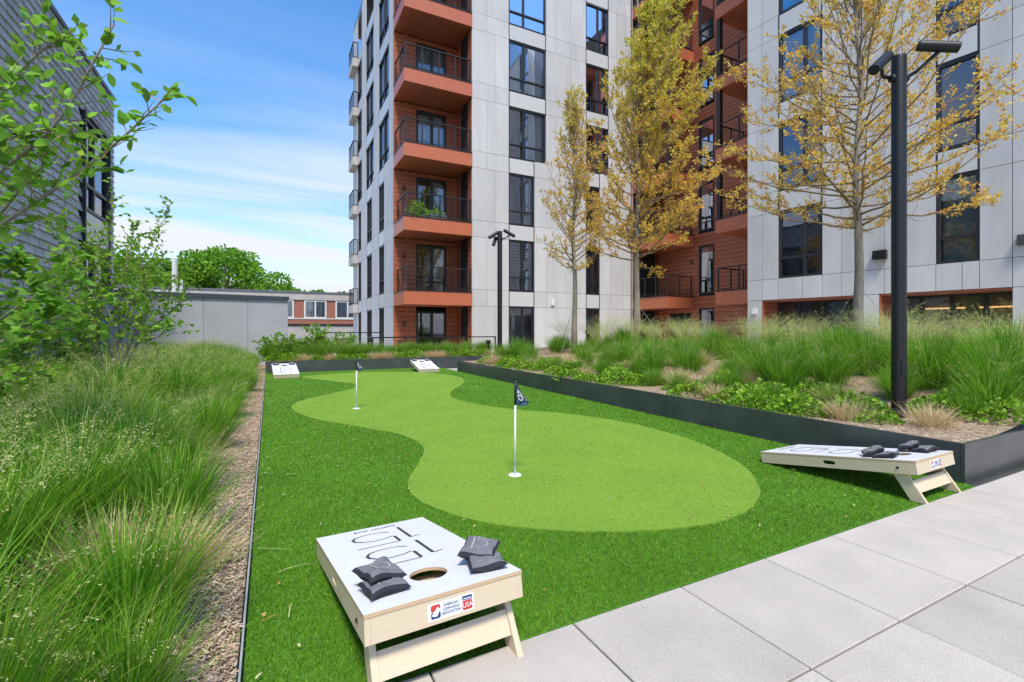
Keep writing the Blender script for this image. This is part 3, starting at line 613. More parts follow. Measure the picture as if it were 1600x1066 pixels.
sw.box('window_trim', 'frame_black', wy0 + .05, wy1 - .05, 7.24, 7.32, -.02, .1)

# ------------------------------------------------------------------ low rendered wall and brick building behind
LW = empty('rendered_wall', (.63, 19.9, 0), math.atan2(.8, 4.03)); tag(LW, 'plain grey rendered boundary wall with dark coping behind the grass', 'wall')
for i in range(6): MB().box(-1.35 * (i + 1) + .006, -1.35 * i - .006, 0, .3, -.3, 2.36).build('panel', 'stucco', LW)
MB().box(-8.1, 0, .02, .28, -.3, 2.3).build('backing', 'render_joint', LW)
MB().box(-8.15, .03, -.06, .36, 2.362, 2.5).build('coping', 'coping', LW)
BB = empty('brick_building', (-30, 43, 0)); tag(BB, 'low red brick building with white windows beyond the terrace', 'building'); bf = Facade(BB, (0, 0, 0), (1, 0, 0), (0, -1, 0))
MB().box(0, 44, .06, 14, -4, 4.15).build('wall', 'concrete', BB); bf.box('parapet', 'concrete', 0, 44, 3.72, 4.3, 0, .1); bf.box('roof_edge', 'cap_grey', -.1, 44.1, 4.3, 4.42, -.1, .16)
xs_ = [24.5, 28.9, 32.57, 35.03, 38.6]; ws_ = [2.4, 2.9, 1.74, 2.0, 2.4]; pr = 20.0
for x_, w_ in zip(xs_, ws_):
    bf.box('brick_pier', 'brick', pr, x_, 2.2, 3.72, -.05, .02); pr = x_ + w_
    mb = MB(); fr = .12
    for a, b, c, d in ((x_, x_ + fr, 2.2, 3.7), (x_ + w_ - fr, x_ + w_, 2.2, 3.7), (x_ + w_ / 2 - fr / 2, x_ + w_ / 2 + fr / 2, 2.3, 3.6)): mb.box(a, b, -.05, .06, c, d, F=bf)
    for c, d in ((2.2, 2.31), (3.59, 3.7)): mb.box(x_ + fr, x_ + w_ - fr, -.05, .055, c, d, F=bf)
    wn = mb.build('window', 'white_frame', BB)
    for a, b in ((x_ + fr, x_ + w_ / 2 - fr / 2), (x_ + w_ / 2 + fr / 2, x_ + w_ - fr)): bf.box('pane', 'pane_glass', a, b, 2.31, 3.59, -.0, .01, wn)
    bf.box('blind', 'curtain', x_ + fr, x_ + w_ - fr, 2.6 if x_ > 34 else 2.31, 3.59, -.045, -.04, wn)
bf.box('brick_pier', 'brick', pr, 44, 2.2, 3.72, -.05, .02); bf.box('sill_band', 'white_frame', 20, 44, 2.12, 2.2, -.05, .06); bf.box('brick_band', 'brick', 20, 44, 1.72, 2.12, -.05, .02); bf.box('shadow_gap', 'core_dark', 20, 44, 1.58, 1.72, -.05, .0)
tag(MB().tube([(-3.95, 27, -3), (-3.95, 27, 4.6)], .11, 10).tube([(-3.7, 27.1, -3), (-3.7, 27.1, 3.6)], .06, 8).build('vent_pipe', 'white_frame'), 'pale vent pipe standing behind the rendered wall', 'pipe')
# terrace railings
RL = empty('terrace_railing', (3.4, 17.95, 0)); tag(RL, 'black cable railing before the lowest tower balcony door', 'railing'); railing(RL, [(0, .9), (0, 0), (5.0, 0)], -.06, 1.04, (1, 4), 'black_metal')
R2 = empty('terrace_railing', (1.9, 22.3, 0)); tag(R2, 'black railing section beyond the white flowering shrubs', 'railing'); railing(R2, [(0, 0), (2.7, 0)], -.06, 1.2, (2,), 'black_metal', cables=3)

# ------------------------------------------------------------------ cornhole boards
BL, BWd, HF, HB = 1.22, .61, .10, .305; PHI = math.asin((HB - HF) / BL)
def bt(x, t, n): return Vector((x, t * math.cos(PHI) - n * math.sin(PHI), HF + t * math.sin(PHI) + n * math.cos(PHI)))
def holed(mb, mp_, u0, u1, v0, v1, hc, hr, n0, n1, p=2, K=40):
    """flat plate u0..u1 x v0..v1 with one rounded hole"""
    an = sorted(set([2 * math.pi * i / K for i in range(K)] + [math.atan2(v - hc[1], u - hc[0]) % (2 * math.pi) for u in (u0, u1) for v in (v0, v1)]))
    ins, outs = [], []
    for a in an:
        c, s = math.cos(a), math.sin(a); r = (abs(c / hr[0]) ** p + abs(s / hr[1]) ** p) ** (-1 / p); ins.append((hc[0] + c * r, hc[1] + s * r))
        ts = [((u1 if c > 0 else u0) - hc[0]) / c if abs(c) > 1e-9 else 1e9, ((v1 if s > 0 else v0) - hc[1]) / s if abs(s) > 1e-9 else 1e9]; r = min(ts); outs.append((hc[0] + c * r, hc[1] + s * r))
    k = len(an); vs = [mp_(u, v, n) for n in (n1, n0) for L in (ins, outs) for (u, v) in L]; b0 = mb.cur
    def q(f_, m): mb.cur = m; mb.add([], []); return f_
    base = len(mb.v); mb.v += [tuple(x) for x in vs]
    for i in range(k):
        j = (i + 1) % k
        for m, fc in ((0, (i, k + i, k + j, j)), (1, (2 * k + i, 2 * k + j, 3 * k + j, 3 * k + i)), (1, (i, j, 2 * k + j, 2 * k + i)), (1, (k + i, 3 * k + i, 3 * k + j, k + j))):
            mb.f.append(tuple(base + x for x in fc)); mb.m.append(m)
BOWL = [(-.04, .292), (0, .314), (.06, .324), (.115, .304), (.148, .262), (.152, .228), (.135, .19), (.09, .167), (.04, .162), (-.005, .172), (-.046, .198)]
BW_ = [.007, .008, .008, .009, .014, .016, .012, .007, .006, .007, .011]
def fifteen(mb, mp_, up, off, sc=1.0, wsc=1.0, cx=0.0):
    """the numeral 15 in thin strokes of two weights"""
    g = lambda x, t: mp_((x + cx) * sc, off + (t - .27) * sc)
    mb.strip([g(-.113, .128), g(-.113, .39)], .016 * wsc, up); mb.strip([g(-.119, .392), g(-.135, .386), g(-.162, .378)], .007 * wsc, up)
    mb.strip([g(-.048, .303), g(-.048, .418)], .015 * wsc, up); mb.strip([g(-.045, .4215), g(.165, .4215)], .007 * wsc, up); mb.strip([g(*q) for q in BOWL], [q * wsc for q in BW_], up)
UPN = bt(0, 0, 1) - bt(0, 0, 0)
def proto_board(loc, rz, label, detail=True):
    B = empty('cornhole_board', loc, rz); tag(B, label, 'cornhole board', 'cornhole boards on the lawn')
    mb = MB(); holed(mb, bt, -BWd / 2, BWd / 2, 0, BL, (0, BL - .229), (.0762, .0762), -.013, 0.0); dk = mb.build('deck', ['deck_print', 'ply_edge'], B)
    mb = MB()
    for off in (.27, .27 + .343): fifteen(mb, lambda x, t: bt(x, t, .0004), UPN, off)
    mb.build('numeral_print', 'ink', dk)
    X = Matrix.Translation(bt(0, .068, .0012)) @ Matrix.Rotation(PHI, 4, 'X'); inst('street_print', text_mesh('COMM AVE', .034, 'ink', X, sx=1.35), dk)
    for s in (-1, 1):
        mp2 = (lambda u, v, n, s=s: bt(s * (.283 + n), u, v)); mb = MB(); holed(mb, mp2, .003, BL - .003, -.099, -.0135, (BL * .5, -.055), (.05, .016), 0.0, .0205, p=4); mb.build('side_rail', ['birch', 'birch'], B)
        mb = MB(); p = bt(s * .303, 1.10, -.055); mb.tube([p, p + Vector((s * .006, 0, 0))], .009, 12); mb.build('bolt', 'black_metal', B)
        y0, z0, y1, z1 = 1.085, .20, 1.215, .0; wd = .042; dv = Vector((0, y1 - y0, z1 - z0)).normalized(); pr_ = Vector((0, -dv.z, dv.y)) * wd
        top = Vector((0, y0, z0)) - dv * .04; bot = Vector((0, y1, z1)); sl_ = pr_.z / -dv.z if abs(dv.z) > 1e-6 else 0
        a, b = s * .255, s * .279; mb = MB(); P4 = [top + pr_, top - pr_, bot - pr_ - dv * (-pr_.z / dv.z if False else 0), bot + pr_]
        P4[2] = P4[2] - dv * (P4[2].z / dv.z) + Vector((0, 0, .002)); P4[3] = P4[3] - dv * (P4[3].z / dv.z) + Vector((0, 0, .002))
        vs = [(a, q.y, q.z) for q in P4] + [(b, q.y, q.z) for q in P4]; mb.add(vs, [(0, 1, 2, 3), (7, 6, 5, 4), (0, 4, 5, 1), (1, 5, 6, 2), (2, 6, 7, 3), (3, 7, 4, 0)]); mb.build('leg', 'birch', B)
    for nm, t0, t1 in (('front_rail', .003, .023), ('back_rail', BL - .023, BL - .003)): MB().box(-.2825, .2825, t0, t1, -.099, -.0135, F=lambda x, t, n: bt(x, t, n)).build(nm, 'birch_across', B)
    MB().box(-.281, .281, .84, 1.17, -.060, -.054, F=lambda x, t, n: bt(x, t, n)).build('inner_panel', 'birch_across', B)
    dv = Vector((0, .13, -.20)).normalized(); nn = Vector((0, .2, .13)).normalized(); c0 = Vector((0, 1.215, 0)) + nn * .016
    def cb(x, n, l): q = c0 - dv * l + nn * n; return (x, q.y, q.z)
    MB().box(-.2535, .2535, 0.0, .02, .06, .15, F=cb).build('cross_bar', 'birch_across', B)
    if detail:
        # printed sticker on the back rail
        def st(u, v, d=.0): q = bt(0, BL - .003, 0); return Vector((-u, 0, 0)) + bt(0, BL - .003 + d, -.056 + v)
        RX = Matrix((( -1, 0, 0, 0), (0, math.sin(PHI) * -1 * -1 * -1, math.cos(PHI), 0), (0, math.cos(PHI), math.sin(PHI), 0), (0, 0, 0, 1)))
        def sheet(name, m, pts, d, parent):
            mb = MB(); k = len(pts); mb.add([st(u, v, d) for u, v in pts] + [st(u, v, d - .0004) for u, v in pts], [tuple(range(k))] + [(i, k + i, k + (i + 1) % k, (i + 1) % k) for i in range(k)]); return mb.build(name, m, parent)
        def rr(u0, u1, v0, v1, r, k=4):
            o_ = []
            for cu, cv, a0 in ((u1 - r, v1 - r, 0), (u0 + r, v1 - r, 90), (u0 + r, v0 + r, 180), (u1 - r, v0 + r, 270)): o_ += arc(cu, cv, r, r, a0, a0 + 90, k)
            return o_
        S0 = sheet('sticker', 'label_white', rr(-.085, .095, -.03, .028, .006), .0008, B)
        sheet('emblem', 'label_red', rr(-.073, -.037, 0.0, .022, .006), .0014, S0); sheet('emblem', 'label_blue', rr(-.073, -.037, -.024, -.002, .006), .0014, S0)
        sheet('emblem', 'label_white', [(-.071, -.012), (-.062, -.002), (-.048, .014), (-.038, .006), (-.044, -.006), (-.05, -.016), (-.06, -.017)], .002, S0)
        sheet('shield', 'label_blue', rr(.048, .088, .009, .023, .004), .0014, S0); sheet('shield', 'label_red', rr(.048, .088, -.025, .007, .006), .0014, S0)
        sheet('shield_band', 'label_white', [(.052, .0125), (.084, .0125), (.084, .0155), (.052, .0155)], .002, S0)
        def tx(body, u, v, size, m, sx=1.0):
            p0 = st(u, v, .0024); ex = (st(1, 0) - st(0, 0)).normalized(); ey = (st(0, 1) - st(0, 0)).normalized(); ez = ex.cross(ey)
            X = Matrix(((ex.x, ey.x, ez.x, p0.x), (ex.y, ey.y, ez.y, p0.y), (ex.z, ey.z, ez.z, p0.z), (0, 0, 0, 1))); inst('lettering', text_mesh(body, size, m, X, .0003, sx=sx), S0)
        for i, s_ in enumerate(('AMERICAN', 'CORNHOLE', 'ASSOCIATION')): tx(s_, .004, .013 - i * .0135, .0125, 'label_blue', .92)
        tx('USA', .068, -.009, .024, 'label_white', .9)
    return B
nb_x, nb_y, nb_r = .57, 2.835, 2.3
def place(bx, by, deg): return (bx, by, 0.0), R(deg)
# origin of a board is the middle of its low front edge
B1 = proto_board((.535, 2.842, .004), R(182.3), 'nearest cornhole board with white deck, hole and two stickers on its back rail')
B2 = proto_board((4.44, 2.93, .004), R(181.0), 'cornhole board seen from its side before the dark planter corner')
B3 = proto_board((.40, 13.5, .004), R(2), 'small far cornhole board at the left corner of the far planter wall', False)
B4 = proto_board((4.16, 13.42, .004), R(-3), 'small far cornhole board leaning left before the far planter gap', False)

# beanbags
def bag_mesh(name, seed):
    q = random.Random(seed); K = 16; mb = MB(); hw = .078; ph = [q.uniform(0, 6) for _ in range(6)]
    def pt(i, j, s):
        u, v = 2 * i / K - 1, 2 * j / K - 1; e = max(0, (1 - u ** 4)) ** .5 * max(0, (1 - v ** 4)) ** .5
        x = u * hw * (1 - .07 * (1 - v * v) * abs(u)); y = v * hw * (1 - .07 * (1 - u * u) * abs(v))
        z = s * .022 * e * (1 + .28 * math.sin(3 * u + ph[0]) * math.sin(2.6 * v + ph[1])) + .006 * math.sin(2.2 * u + ph[2]) * v + .004 * math.sin(5 * v + ph[3] + 3 * u)
        return (x, y, z)
    for s in (1, -1):
        mb.cur = 0 if s > 0 else 1; vs = [pt(i, j, s) for j in range(K + 1) for i in range(K + 1)]; fs = []
        for j in range(K):
            for i in range(K):
                fc = (j * (K + 1) + i, j * (K + 1) + i + 1, (j + 1) * (K + 1) + i + 1, (j + 1) * (K + 1) + i); fs.append(fc if s > 0 else fc[::-1])
        mb.add(vs, fs)
    n_ = K * K; mb.m = [1 if (k < n_ and (k % K in (0, K - 1) or k // K in (0, K - 1))) else m for k, m in enumerate(mb.m)]
    me = mb.mesh(name, ['bag_top', 'bag_side'], True)
    pr2 = MB(); sc = .27; fifteen(pr2, lambda x, t: Vector((x * .9, t, pt(K * (x / hw + 1) / 2, K * (t / hw + 1) / 2, 1)[2] + .0012)), (0, 0, 1), 0, sc, .32)
    return me, pr2.mesh(name + '_print', 'bag_ink')
BM = [bag_mesh('beanbag', s) for s in (1, 2, 3, 4)]
def bag(board, x, t, n, yaw, tilt, roll, k, label):
    me, pm_ = BM[k % 4]; o = inst('beanbag', me); L = Matrix.Translation(bt(x, t, n)) @ Matrix.Rotation(PHI, 4, 'X') @ Matrix.Rotation(R(yaw), 4, 'Z') @ Matrix.Rotation(R(tilt), 4, 'X') @ Matrix.Rotation(R(roll), 4, 'Y')
    Wm = Matrix.Translation(board.location) @ board.rotation_euler.to_matrix().to_4x4(); o.matrix_world = Wm @ L; inst('numeral_print', pm_, o); tag(o, label, 'beanbag', 'charcoal beanbags on the cornhole boards'); return o
bag(B1, .196, 1.05, .020, 188, 3, 0, 0, 'charcoal beanbag lowest of the pair beside the hole on its sticker side left')
bag(B1, .198, 1.0, .058, 196, 8, 3, 1, 'charcoal beanbag on top of the pair nearer the numerals, left of the hole')
bag(B1, -.215, 1.085, .020, 165, 3, 2, 2, 'charcoal beanbag lower of the pair at the right corner of the nearest board')
bag(B1, -.225, 1.01, .054, 140, 10, 8, 3, 'charcoal beanbag leaning over its partner at the right of the nearest board')
bag(B2, .205, .99, .020, 15, 4, 0, 1, 'dark beanbag on the lawn side edge of the side-on cornhole board')
bag(B2, .19, .90, .043, 30, 18, 4, 0, 'grey beanbag leaning on the pair at the lawn edge of the side-on board')
bag(B2, -.19, 1.08, .020, -10, 3, 3, 2, 'grey beanbag lying flat at the planter side of the side-on board')
bag(B2, -.18, .99, .045, 20, 16, 0, 3, 'grey beanbag tilted up at the planter side of the side-on board')
for bd, w_ in ((B3, 'left'), (B4, 'right')):
    for s, c_ in ((-1, 'left'), (1, 'right')): bag(bd, s * .2, 1.10, .022, 10 * s, 2, 0, s + 2, 'tiny grey beanbag at the %s back corner of the far %s board' % (c_, w_))

# ------------------------------------------------------------------ putting flags
CR, CU = Vector((.890, -.4555, 0)), Vector((.4555, .890, 0))
def flag(x, y, label, seed):
    F_ = empty('putting_flag', (x, y, .014)); tag(F_, label, 'golf flag', 'putting flags on the green'); q = random.Random(seed)
    MB().tube([(0, 0, 0), (0.004, 0, .62)], [.0095, .0085], 10).build('pole', 'white_plastic', F_, smooth=True)
    MB().tube([(.004, 0, .6), (.0055, 0, .815)], .0098, 10).tube([(.0055, 0, .815), (.0055, 0, .822), (.0055, 0, .834), (.0055, 0, .838)], [.011, .0135, .012, .004], 10).build('sleeve', 'black_metal', F_, smooth=True)
    MB().tube([(0, 0, .0), (0, 0, .0065)], [.056, .054], 28).build('cup', 'white_plastic', F_); MB().tube([(0, 0, .0066), (0, 0, .0085)], [.02, .018], 16).build('cup_insert', 'white_plastic', F_)
    def sf(u, v, off=0.0):      # cloth hanging from the sleeve: u outwards, v downwards
        wdt = .030 + .085 * min(1, v / .78) - (.075 * (v - .78) / .22 if v > .78 else 0); drop = -.155 * u ** 1.2 * (1 - v) * .9 - .03 * u * v
        p = CR * (.012 + u * wdt) + Vector((0, 0, .80 - .195 * v + drop * .55)) + CU * (.016 * math.sin(3.6 * u * 2 + 1.5 * v + seed) * u + off); return p
    K = 12; mb = MB()
    for s in (1,): mb.add([sf(i / K, j / K) for j in range(K + 1) for i in range(K + 1)], [(j * (K + 1) + i, j * (K + 1) + i + 1, (j + 1) * (K + 1) + i + 1, (j + 1) * (K + 1) + i) for j in range(K) for i in range(K)])
    cl = mb.build('flag_cloth', 'navy', F_, smooth=True); mb = MB()
    for pts in ([(.10, .34), (.42, .36), (.7, .5)], [(.05, .45), (.22, .44), (.24, .54), (.06, .62)], [(.14, .66), (.4, .5), (.58, .5)], [(.46, .5), (.72, .56), (.9, .68)], [(.36 + .17 * math.cos(R(a)), .66 + .11 * math.sin(R(a))) for a in range(-70, 200, 30)]):
        mb.strip([sf(u, v, -.002) for u, v in pts], .006, -CU, .0006)
    mb.build('monogram', 'white_plastic', cl)
flag(1.87, 3.6, 'putting flag with navy pennant in the middle of the green, nearer', 2); flag(1.22, 7.77, 'farther putting flag with navy pennant before the far planter', 4)

# ------------------------------------------------------------------ light poles
def light_pole(name, loc, H_, r, heads, label):
    L = empty(name, loc); tag(L, label, 'light pole', 'black light poles in the planting')
    MB().tube([(0, 0, -.1), (0, 0, .02), (0, 0, H_ - .02), (0, 0, H_)], [r, r, r, r * .93], 28).build('pole', 'black_metal', L, smooth=True)
    MB().tube([(0, 0, -.02), (0, 0, .05), (0, 0, .06)], [r * 1.35, r * 1.35, r * 1.05], 28).build('base_collar', 'black_metal', L)
    hd = CU * -1; MB().box(-.03, .03, -.02, .004, .42, .58, F=lambda x, y, z: tuple(CR * x + hd * (r + y) + Vector((0, 0, z)))).build('access_cover', 'black_metal', L)
    for (side, fwd, up, aim, ln, arm) in heads:
        a = CR * side * r * .9 + Vector((0, 0, H_ - .24 if H_ > 0 else 0)); b = a + CR * side * arm * .55 + Vector((0, 0, up * .35)); c = CR * side * (r + arm) + CU * fwd + Vector((0, 0, H_ - .24 + up))
        h_ = MB().tube([a, b, c], [.022, .018, .018], 8).tube([a - CR * side * .02, a + CR * side * .03], .04, 12).build('lamp_arm', 'black_metal', L, smooth=True)
        d = (CR * aim[0] + CU * aim[1] + Vector((0, 0, aim[2]))).normalized(); s = c + Vector((0, 0, .055)) - d * ln * .5; e = c + Vector((0, 0, .055)) + d * ln * .5
        MB().tube([s, s + d * .01, e], [.045, .053, .053], 20, cap=True).build('lamp_head', 'black_metal', h_, smooth=False)
        MB().tube([e + d * .0005, e + d * .002], [.047, .047], 20).build('lens', 'core_dark', h_)
light_pole('light_pole', (6.04, 2.65, .345), 3.86, .068, [(-1, -.1, .06, (-.62, -.3, -.55), .36, .20), (1, -.15, .20, (.85, -.35, -.25), .36, .22)], 'tall black light pole in the near planter with two tubular floodlights')
light_pole('light_pole', (6.33, 13.2, .29), 4.0, .075, [(-1, -.1, .05, (-.7, -.3, -.5), .34, .12), (1, -.12, .10, (.75, -.3, -.5), .40, .22), (-1, .02, -.12, (-.25, -.3, -.8), .3, .08)], 'slim black light pole with floodlights before the grey tower wall')
for x, y, z, lb in ((4.15, 17.0, .3, 'small black path light below the lowest tower balcony'), (7.3, 16.2, .3, 'small black path light near the slim light pole'), (8.5, 11.6, .7, 'small black uplight beside the first gold leaved tree')):
    MB_ = MB().tube([(0, 0, 0), (0, 0, .42)], .035, 10).tube([(0, 0, .42), (0, 0, .56)], [.085, .085], 12); tag(MB_.build('path_light', 'black_metal', loc=(x, y, z)), lb, 'path light', 'path lights in the planting')

# ------------------------------------------------------------------ plants
def grass_clump(seed, nb, h, spread, nst, sth, matn='blade', bw=.006, lean=(.08, 1.05)):
    q = np.random.default_rng(seed); k = 5; t = np.linspace(0, 1, k)[None, :]
    az = q.uniform(0, 6.283, nb); r0 = np.abs(q.normal(0, .095, nb)); L = q.uniform(.55, 1.1, nb) * h; le = q.uniform(lean[0], lean[1], nb) ** 1.0; dr = q.uniform(.05, .62, nb)
    hor = (L * np.sin(le))[:, None] * (t * .8 + dr[:, None] * t * t * .8) * spread; ver = (L * np.cos(le * .8))[:, None] * (t - .32 * dr[:, None] * t ** 2.4)
    az2 = az[:, None] + q.uniform(-.5, .5, nb)[:, None] * t
    P = np.stack([np.cos(az)[:, None] * r0[:, None] + np.cos(az2) * hor, np.sin(az)[:, None] * r0[:, None] + np.sin(az2) * hor, ver], -1)
    Wd = (q.uniform(.7, 1.3, nb) * bw)[:, None] * np.array([.8, 1, .95, .65, .12])[None]; tw = az + math.pi / 2 + q.uniform(-.7, .7, nb)
    V, Q = blade_strips(P, Wd, np.stack([np.cos(tw), np.sin(tw), np.zeros(nb)], 1)); me = np_mesh('grass_clump', V, Q, [matn]); hd = None
    if nst:
        az = q.uniform(0, 6.283, nst); L = q.uniform(.75, 1.08, nst) * sth; le = q.uniform(.05, .5, nst); k = 6; t = np.linspace(0, 1, k)[None, :]
        hor = (L * np.sin(le))[:, None] * (t * .7 + .5 * t ** 3) + (L * q.uniform(.02, .2, nst))[:, None] * t ** 4; ver = (L * np.cos(le * .8))[:, None] * (t - q.uniform(.1, .3, nst)[:, None] * t ** 4)
        P = np.stack([np.cos(az)[:, None] * (.03 + hor), np.sin(az)[:, None] * (.03 + hor), ver], -1); Wd = np.full((nst, k), .0028) * np.array([1, 1, .9, .8, .6, .4])[None]
        V1, Q1 = blade_strips(P, Wd, np.stack([-np.sin(az), np.cos(az), np.zeros(nst)], 1))
        ns = 64; tt = q.uniform(.62, 1.0, (nst, ns)); idx = np.clip((tt * (k - 1)).astype(int), 0, k - 2); fr = (tt * (k - 1) - idx)[..., None]
        ar = np.arange(nst)[:, None]; C = P[ar, idx] * (1 - fr) + P[ar, idx + 1] * fr; sp_ = np.sin(np.pi * np.clip((tt - .56) / .46, 0, 1))[..., None] * q.uniform(.03, .075, (nst, 1, 1)) + .008
        off = q.normal(size=(nst, ns, 3)); off[..., 2] = -np.abs(off[..., 2]) * .8 + .2; C = (C + off * sp_ * .6).reshape(-1, 3)
        D = q.normal(size=C.shape) * .4 + np.repeat(np.stack([np.cos(az), np.sin(az), np.full(nst, -.35)], 1), ns, 0); V2, Q2 = leaf_quads(C, D, q.uniform(.008, .019, len(C)), q, .05, .3)
        hd = np_mesh('seed_heads', np.vstack([V1, V2]), np.vstack([Q1, Q2 + len(V1)]), ['panicle'])
    return me, hd
CLt = [grass_clump(s, 420, .56, 1.05, 95, 1.16, bw=.0075) for s in (25, 26, 27)]      # taller, heavy with seed heads
CL = [grass_clump(s, 900, .80, .95, 26, 1.06, bw=.008, lean=(.06, .8)) for s in (21, 22, 23, 24)]
CLg = [grass_clump(s, 950, .82, .95, 9, 1.0, bw=.008, lean=(.06, .85)) for s in (31, 32)]                 # leafy clumps with few heads
CLs = [grass_clump(s, 480, .36, 1.15, 0, 0, 'straw', .005, (.1, 1.2)) for s in (41, 42, 43)]   # dry cut tufts
CLn = [grass_clump(s, 900, .78, .9, 10, 1.0, bw=.0068, lean=(.08, .95)) for s in (51, 52)]   # dense clump near the viewer
ORD = ['nearest', 'second nearest', 'third nearest', 'fourth nearest', 'fifth nearest', 'sixth nearest', 'seventh nearest', 'eighth nearest', 'ninth nearest', 'tenth nearest'] + [q + ' nearest' for q in 'eleventh twelfth thirteenth fourteenth fifteenth sixteenth seventeenth eighteenth nineteenth twentieth twenty-first twenty-second twenty-third twenty-fourth twenty-fifth twenty-sixth twenty-seventh twenty-eighth twenty-ninth thirtieth'.split()]
LANDMARKS = [((6.04, 2.65), 'thick light pole'), ((7.45, 10.8), 'slender gold leaved tree'), ((9.32, 10.4), 'large dense yellow green tree'), ((10.05, 5.07), 'open spreading gold leaved tree'), ((6.33, 13.2), 'slim light pole'), ((5.3, 6.2), 'dark planter wall midway'), ((5.2, 9.3), 'far part of the dark planter wall')]
def by_landmark(objs, kind, marks=LANDMARKS):
    own = {}
    for o in objs:
        k = min(range(len(marks)), key=lambda i: math.hypot(o.location.x - marks[i][0][0], o.location.y - marks[i][0][1])); own.setdefault(k, []).append(o)
    for k, L in own.items():
        L.sort(key=lambda o: math.hypot(o.location.x - marks[k][0][0], o.location.y - marks[k][0][1]))
        for i, o in enumerate(L): o['label'] = '%s, %s to the %s' % (kind, ORD[min(i, 29)], marks[k][1])
def clump(kind, x, y, z, sc, label, group, sz=1.0, cat='grass clump'):
    me, hd = kind[rnd.randrange(len(kind))]; o = inst('grass_clump', me, None, (x, y, z), (rnd.uniform(-.06, .06), rnd.uniform(-.06, .06), rnd.uniform(0, 6.28)), (sc, sc, sc * sz)); tag(o, label, cat, group)
    if hd: inst('seed_heads', hd, o)
    return o
# bed beside the lawn
for iy in range(34):
    y = 1.5 + iy * .51
    for ix in range(8):
        x = -.54 - ix * .48 + rnd.uniform(-.14, .14) - (iy % 2) * .2; yy = y + rnd.uniform(-.16, .16)
        if 2.5 < yy < 3.3 and x > -1.1: continue
        if yy < 2.5 and x > -.95: continue
        if x < -4.4 or math.hypot(x, yy) < 1.6: continue
        if 4.4 < yy < 5.0 and x > -1.5 and rnd.random() < .4: continue
        if yy > 6.5 and ix > 0 and rnd.random() < .42: continue
        far = yy > 6.5
        clump(CLg if rnd.random() < (.28 if ix else .55) else CL, x, yy, .015, rnd.uniform(.76, 1.02) * (.74 if ix == 0 else (1.16 if far else 1)), 'feathery tufted grass clump massed in the bed left of the lawn', 'tufted grasses in the bed beside the lawn')
clump(CLn, -.50, 2.36, .015, .78, 'dense arching green grass clump nearest the viewer beside the mulch', 'tufted grasses in the bed beside the lawn')
clump(CLn, -1.0, 2.02, .015, .88, 'dark green grass clump at the bottom left corner of the view', 'tufted grasses in the bed beside the lawn')
clump(CLn, -.72, 1.78, .015, .74, 'green grass clump at the bottom edge of the view, next to the mulch', 'tufted grasses in the bed beside the lawn')
clump(CLn, -.40, 1.86, .015, .50, 'small green grass clump overhanging the mulch at the bottom edge', 'tufted grasses in the bed beside the lawn')
clump(CL, -1.3, 2.62, .015, .95, 'feathery grass clump behind the dense arching clump at bottom left', 'tufted grasses in the bed beside the lawn')
for x, y, s in ((-.42, 2.9, .9), (-.68, 3.0, 1.05), (-.92, 2.95, 1.0)): clump(CLs, x, y, .015, s, {-.42: 'straw coloured dry tuft behind the nearest green clump, beside the mulch', -.68: 'straw coloured dry tuft behind the nearest green clump, middle of three', -.92: 'straw coloured dry tuft behind the nearest green clump, farthest from the mulch'}[x], 'dry straw tufts beside the mulch')
for x, y, s in ((-.62, 5.05, .95), (-1.25, 4.7, 1.15), (-1.55, 4.85, 1.1)): clump(CLs, x, y, .015, s, {-.62: 'dry straw tuft midway along the bed, touching the mulch', -1.25: 'dry straw tuft midway along the bed, amid green clumps', -1.55: 'dry straw tuft midway along the bed, deepest among the grass'}[x], 'dry straw tufts beside the mulch')
# leafy ground cover
def cover_mesh(seed, n, r, h, sz):
    q = np.random.default_rng(seed); a = q.uniform(0, 6.283, n); rr = np.sqrt(q.uniform(0, 1, n)); C = np.stack([np.cos(a) * rr * r, np.sin(a) * rr * r, h * (1 - rr ** 2) * q.uniform(.5, 1, n) + .02], 1)
    D = np.stack([np.cos(a) * (.4 + rr), np.sin(a) * (.4 + rr), q.uniform(-.1, .6, n)], 1) + q.normal(size=(n, 3)) * .45; V, Q = leaf_quads(C, D, q.uniform(*sz, n), q, .08, .85); return np_mesh('ground_cover', V, Q, ['cover_leaf'])
CV = [cover_mesh(s, 620, .34, .22, (.03, .06)) for s in (61, 62, 63)]
def cover(x, y, z, sc, label, group):
    o = inst('ground_cover', CV[rnd.randrange(3)], None, (x, y, z), (0, 0, rnd.uniform(0, 6.28)), (sc, sc, sc * rnd.uniform(.7, 1.2))); return tag(o, label, 'ground cover', group)
gl_ = 'planter grasses beside the lawn'
RG = [(6.3, 11.9), (7.0, 12.5), (7.9, 12.0), (6.6, 10.9), (7.3, 11.6), (8.6, 11.4), (7.9, 10.4), (8.3, 9.3), (7.2, 9.2), (8.9, 10.3), (6.9, 8.1), (7.5, 7.7), (8.2, 8.3), (8.7, 7.5), (9.3, 8.8), (6.35, 6.9), (6.75, 6.35), (7.15, 6.7), (7.5, 6.1), (8.1, 6.7),
      (8.8, 6.3), (9.5, 7.0), (9.9, 6.0), (8.5, 5.5), (9.2, 5.0), (6.5, 4.5), (6.85, 4.15), (7.3, 4.5), (7.75, 4.9), (8.1, 4.3), (8.8, 4.2), (9.6, 4.2), (10.2, 5.2), (7.05, 3.1), (7.35, 2.75), (7.75, 3.2), (8.2, 3.5), (8.6, 2.9), (9.2, 3.3), (9.9, 3.2), (8.1, 2.4), (8.9, 2.2), (7.4, 2.2), (10.3, 4.1), (10.3, 7.2), (9.9, 8.2), (10.2, 9.4), (9.6, 10.2), (9.9, 2.4)]
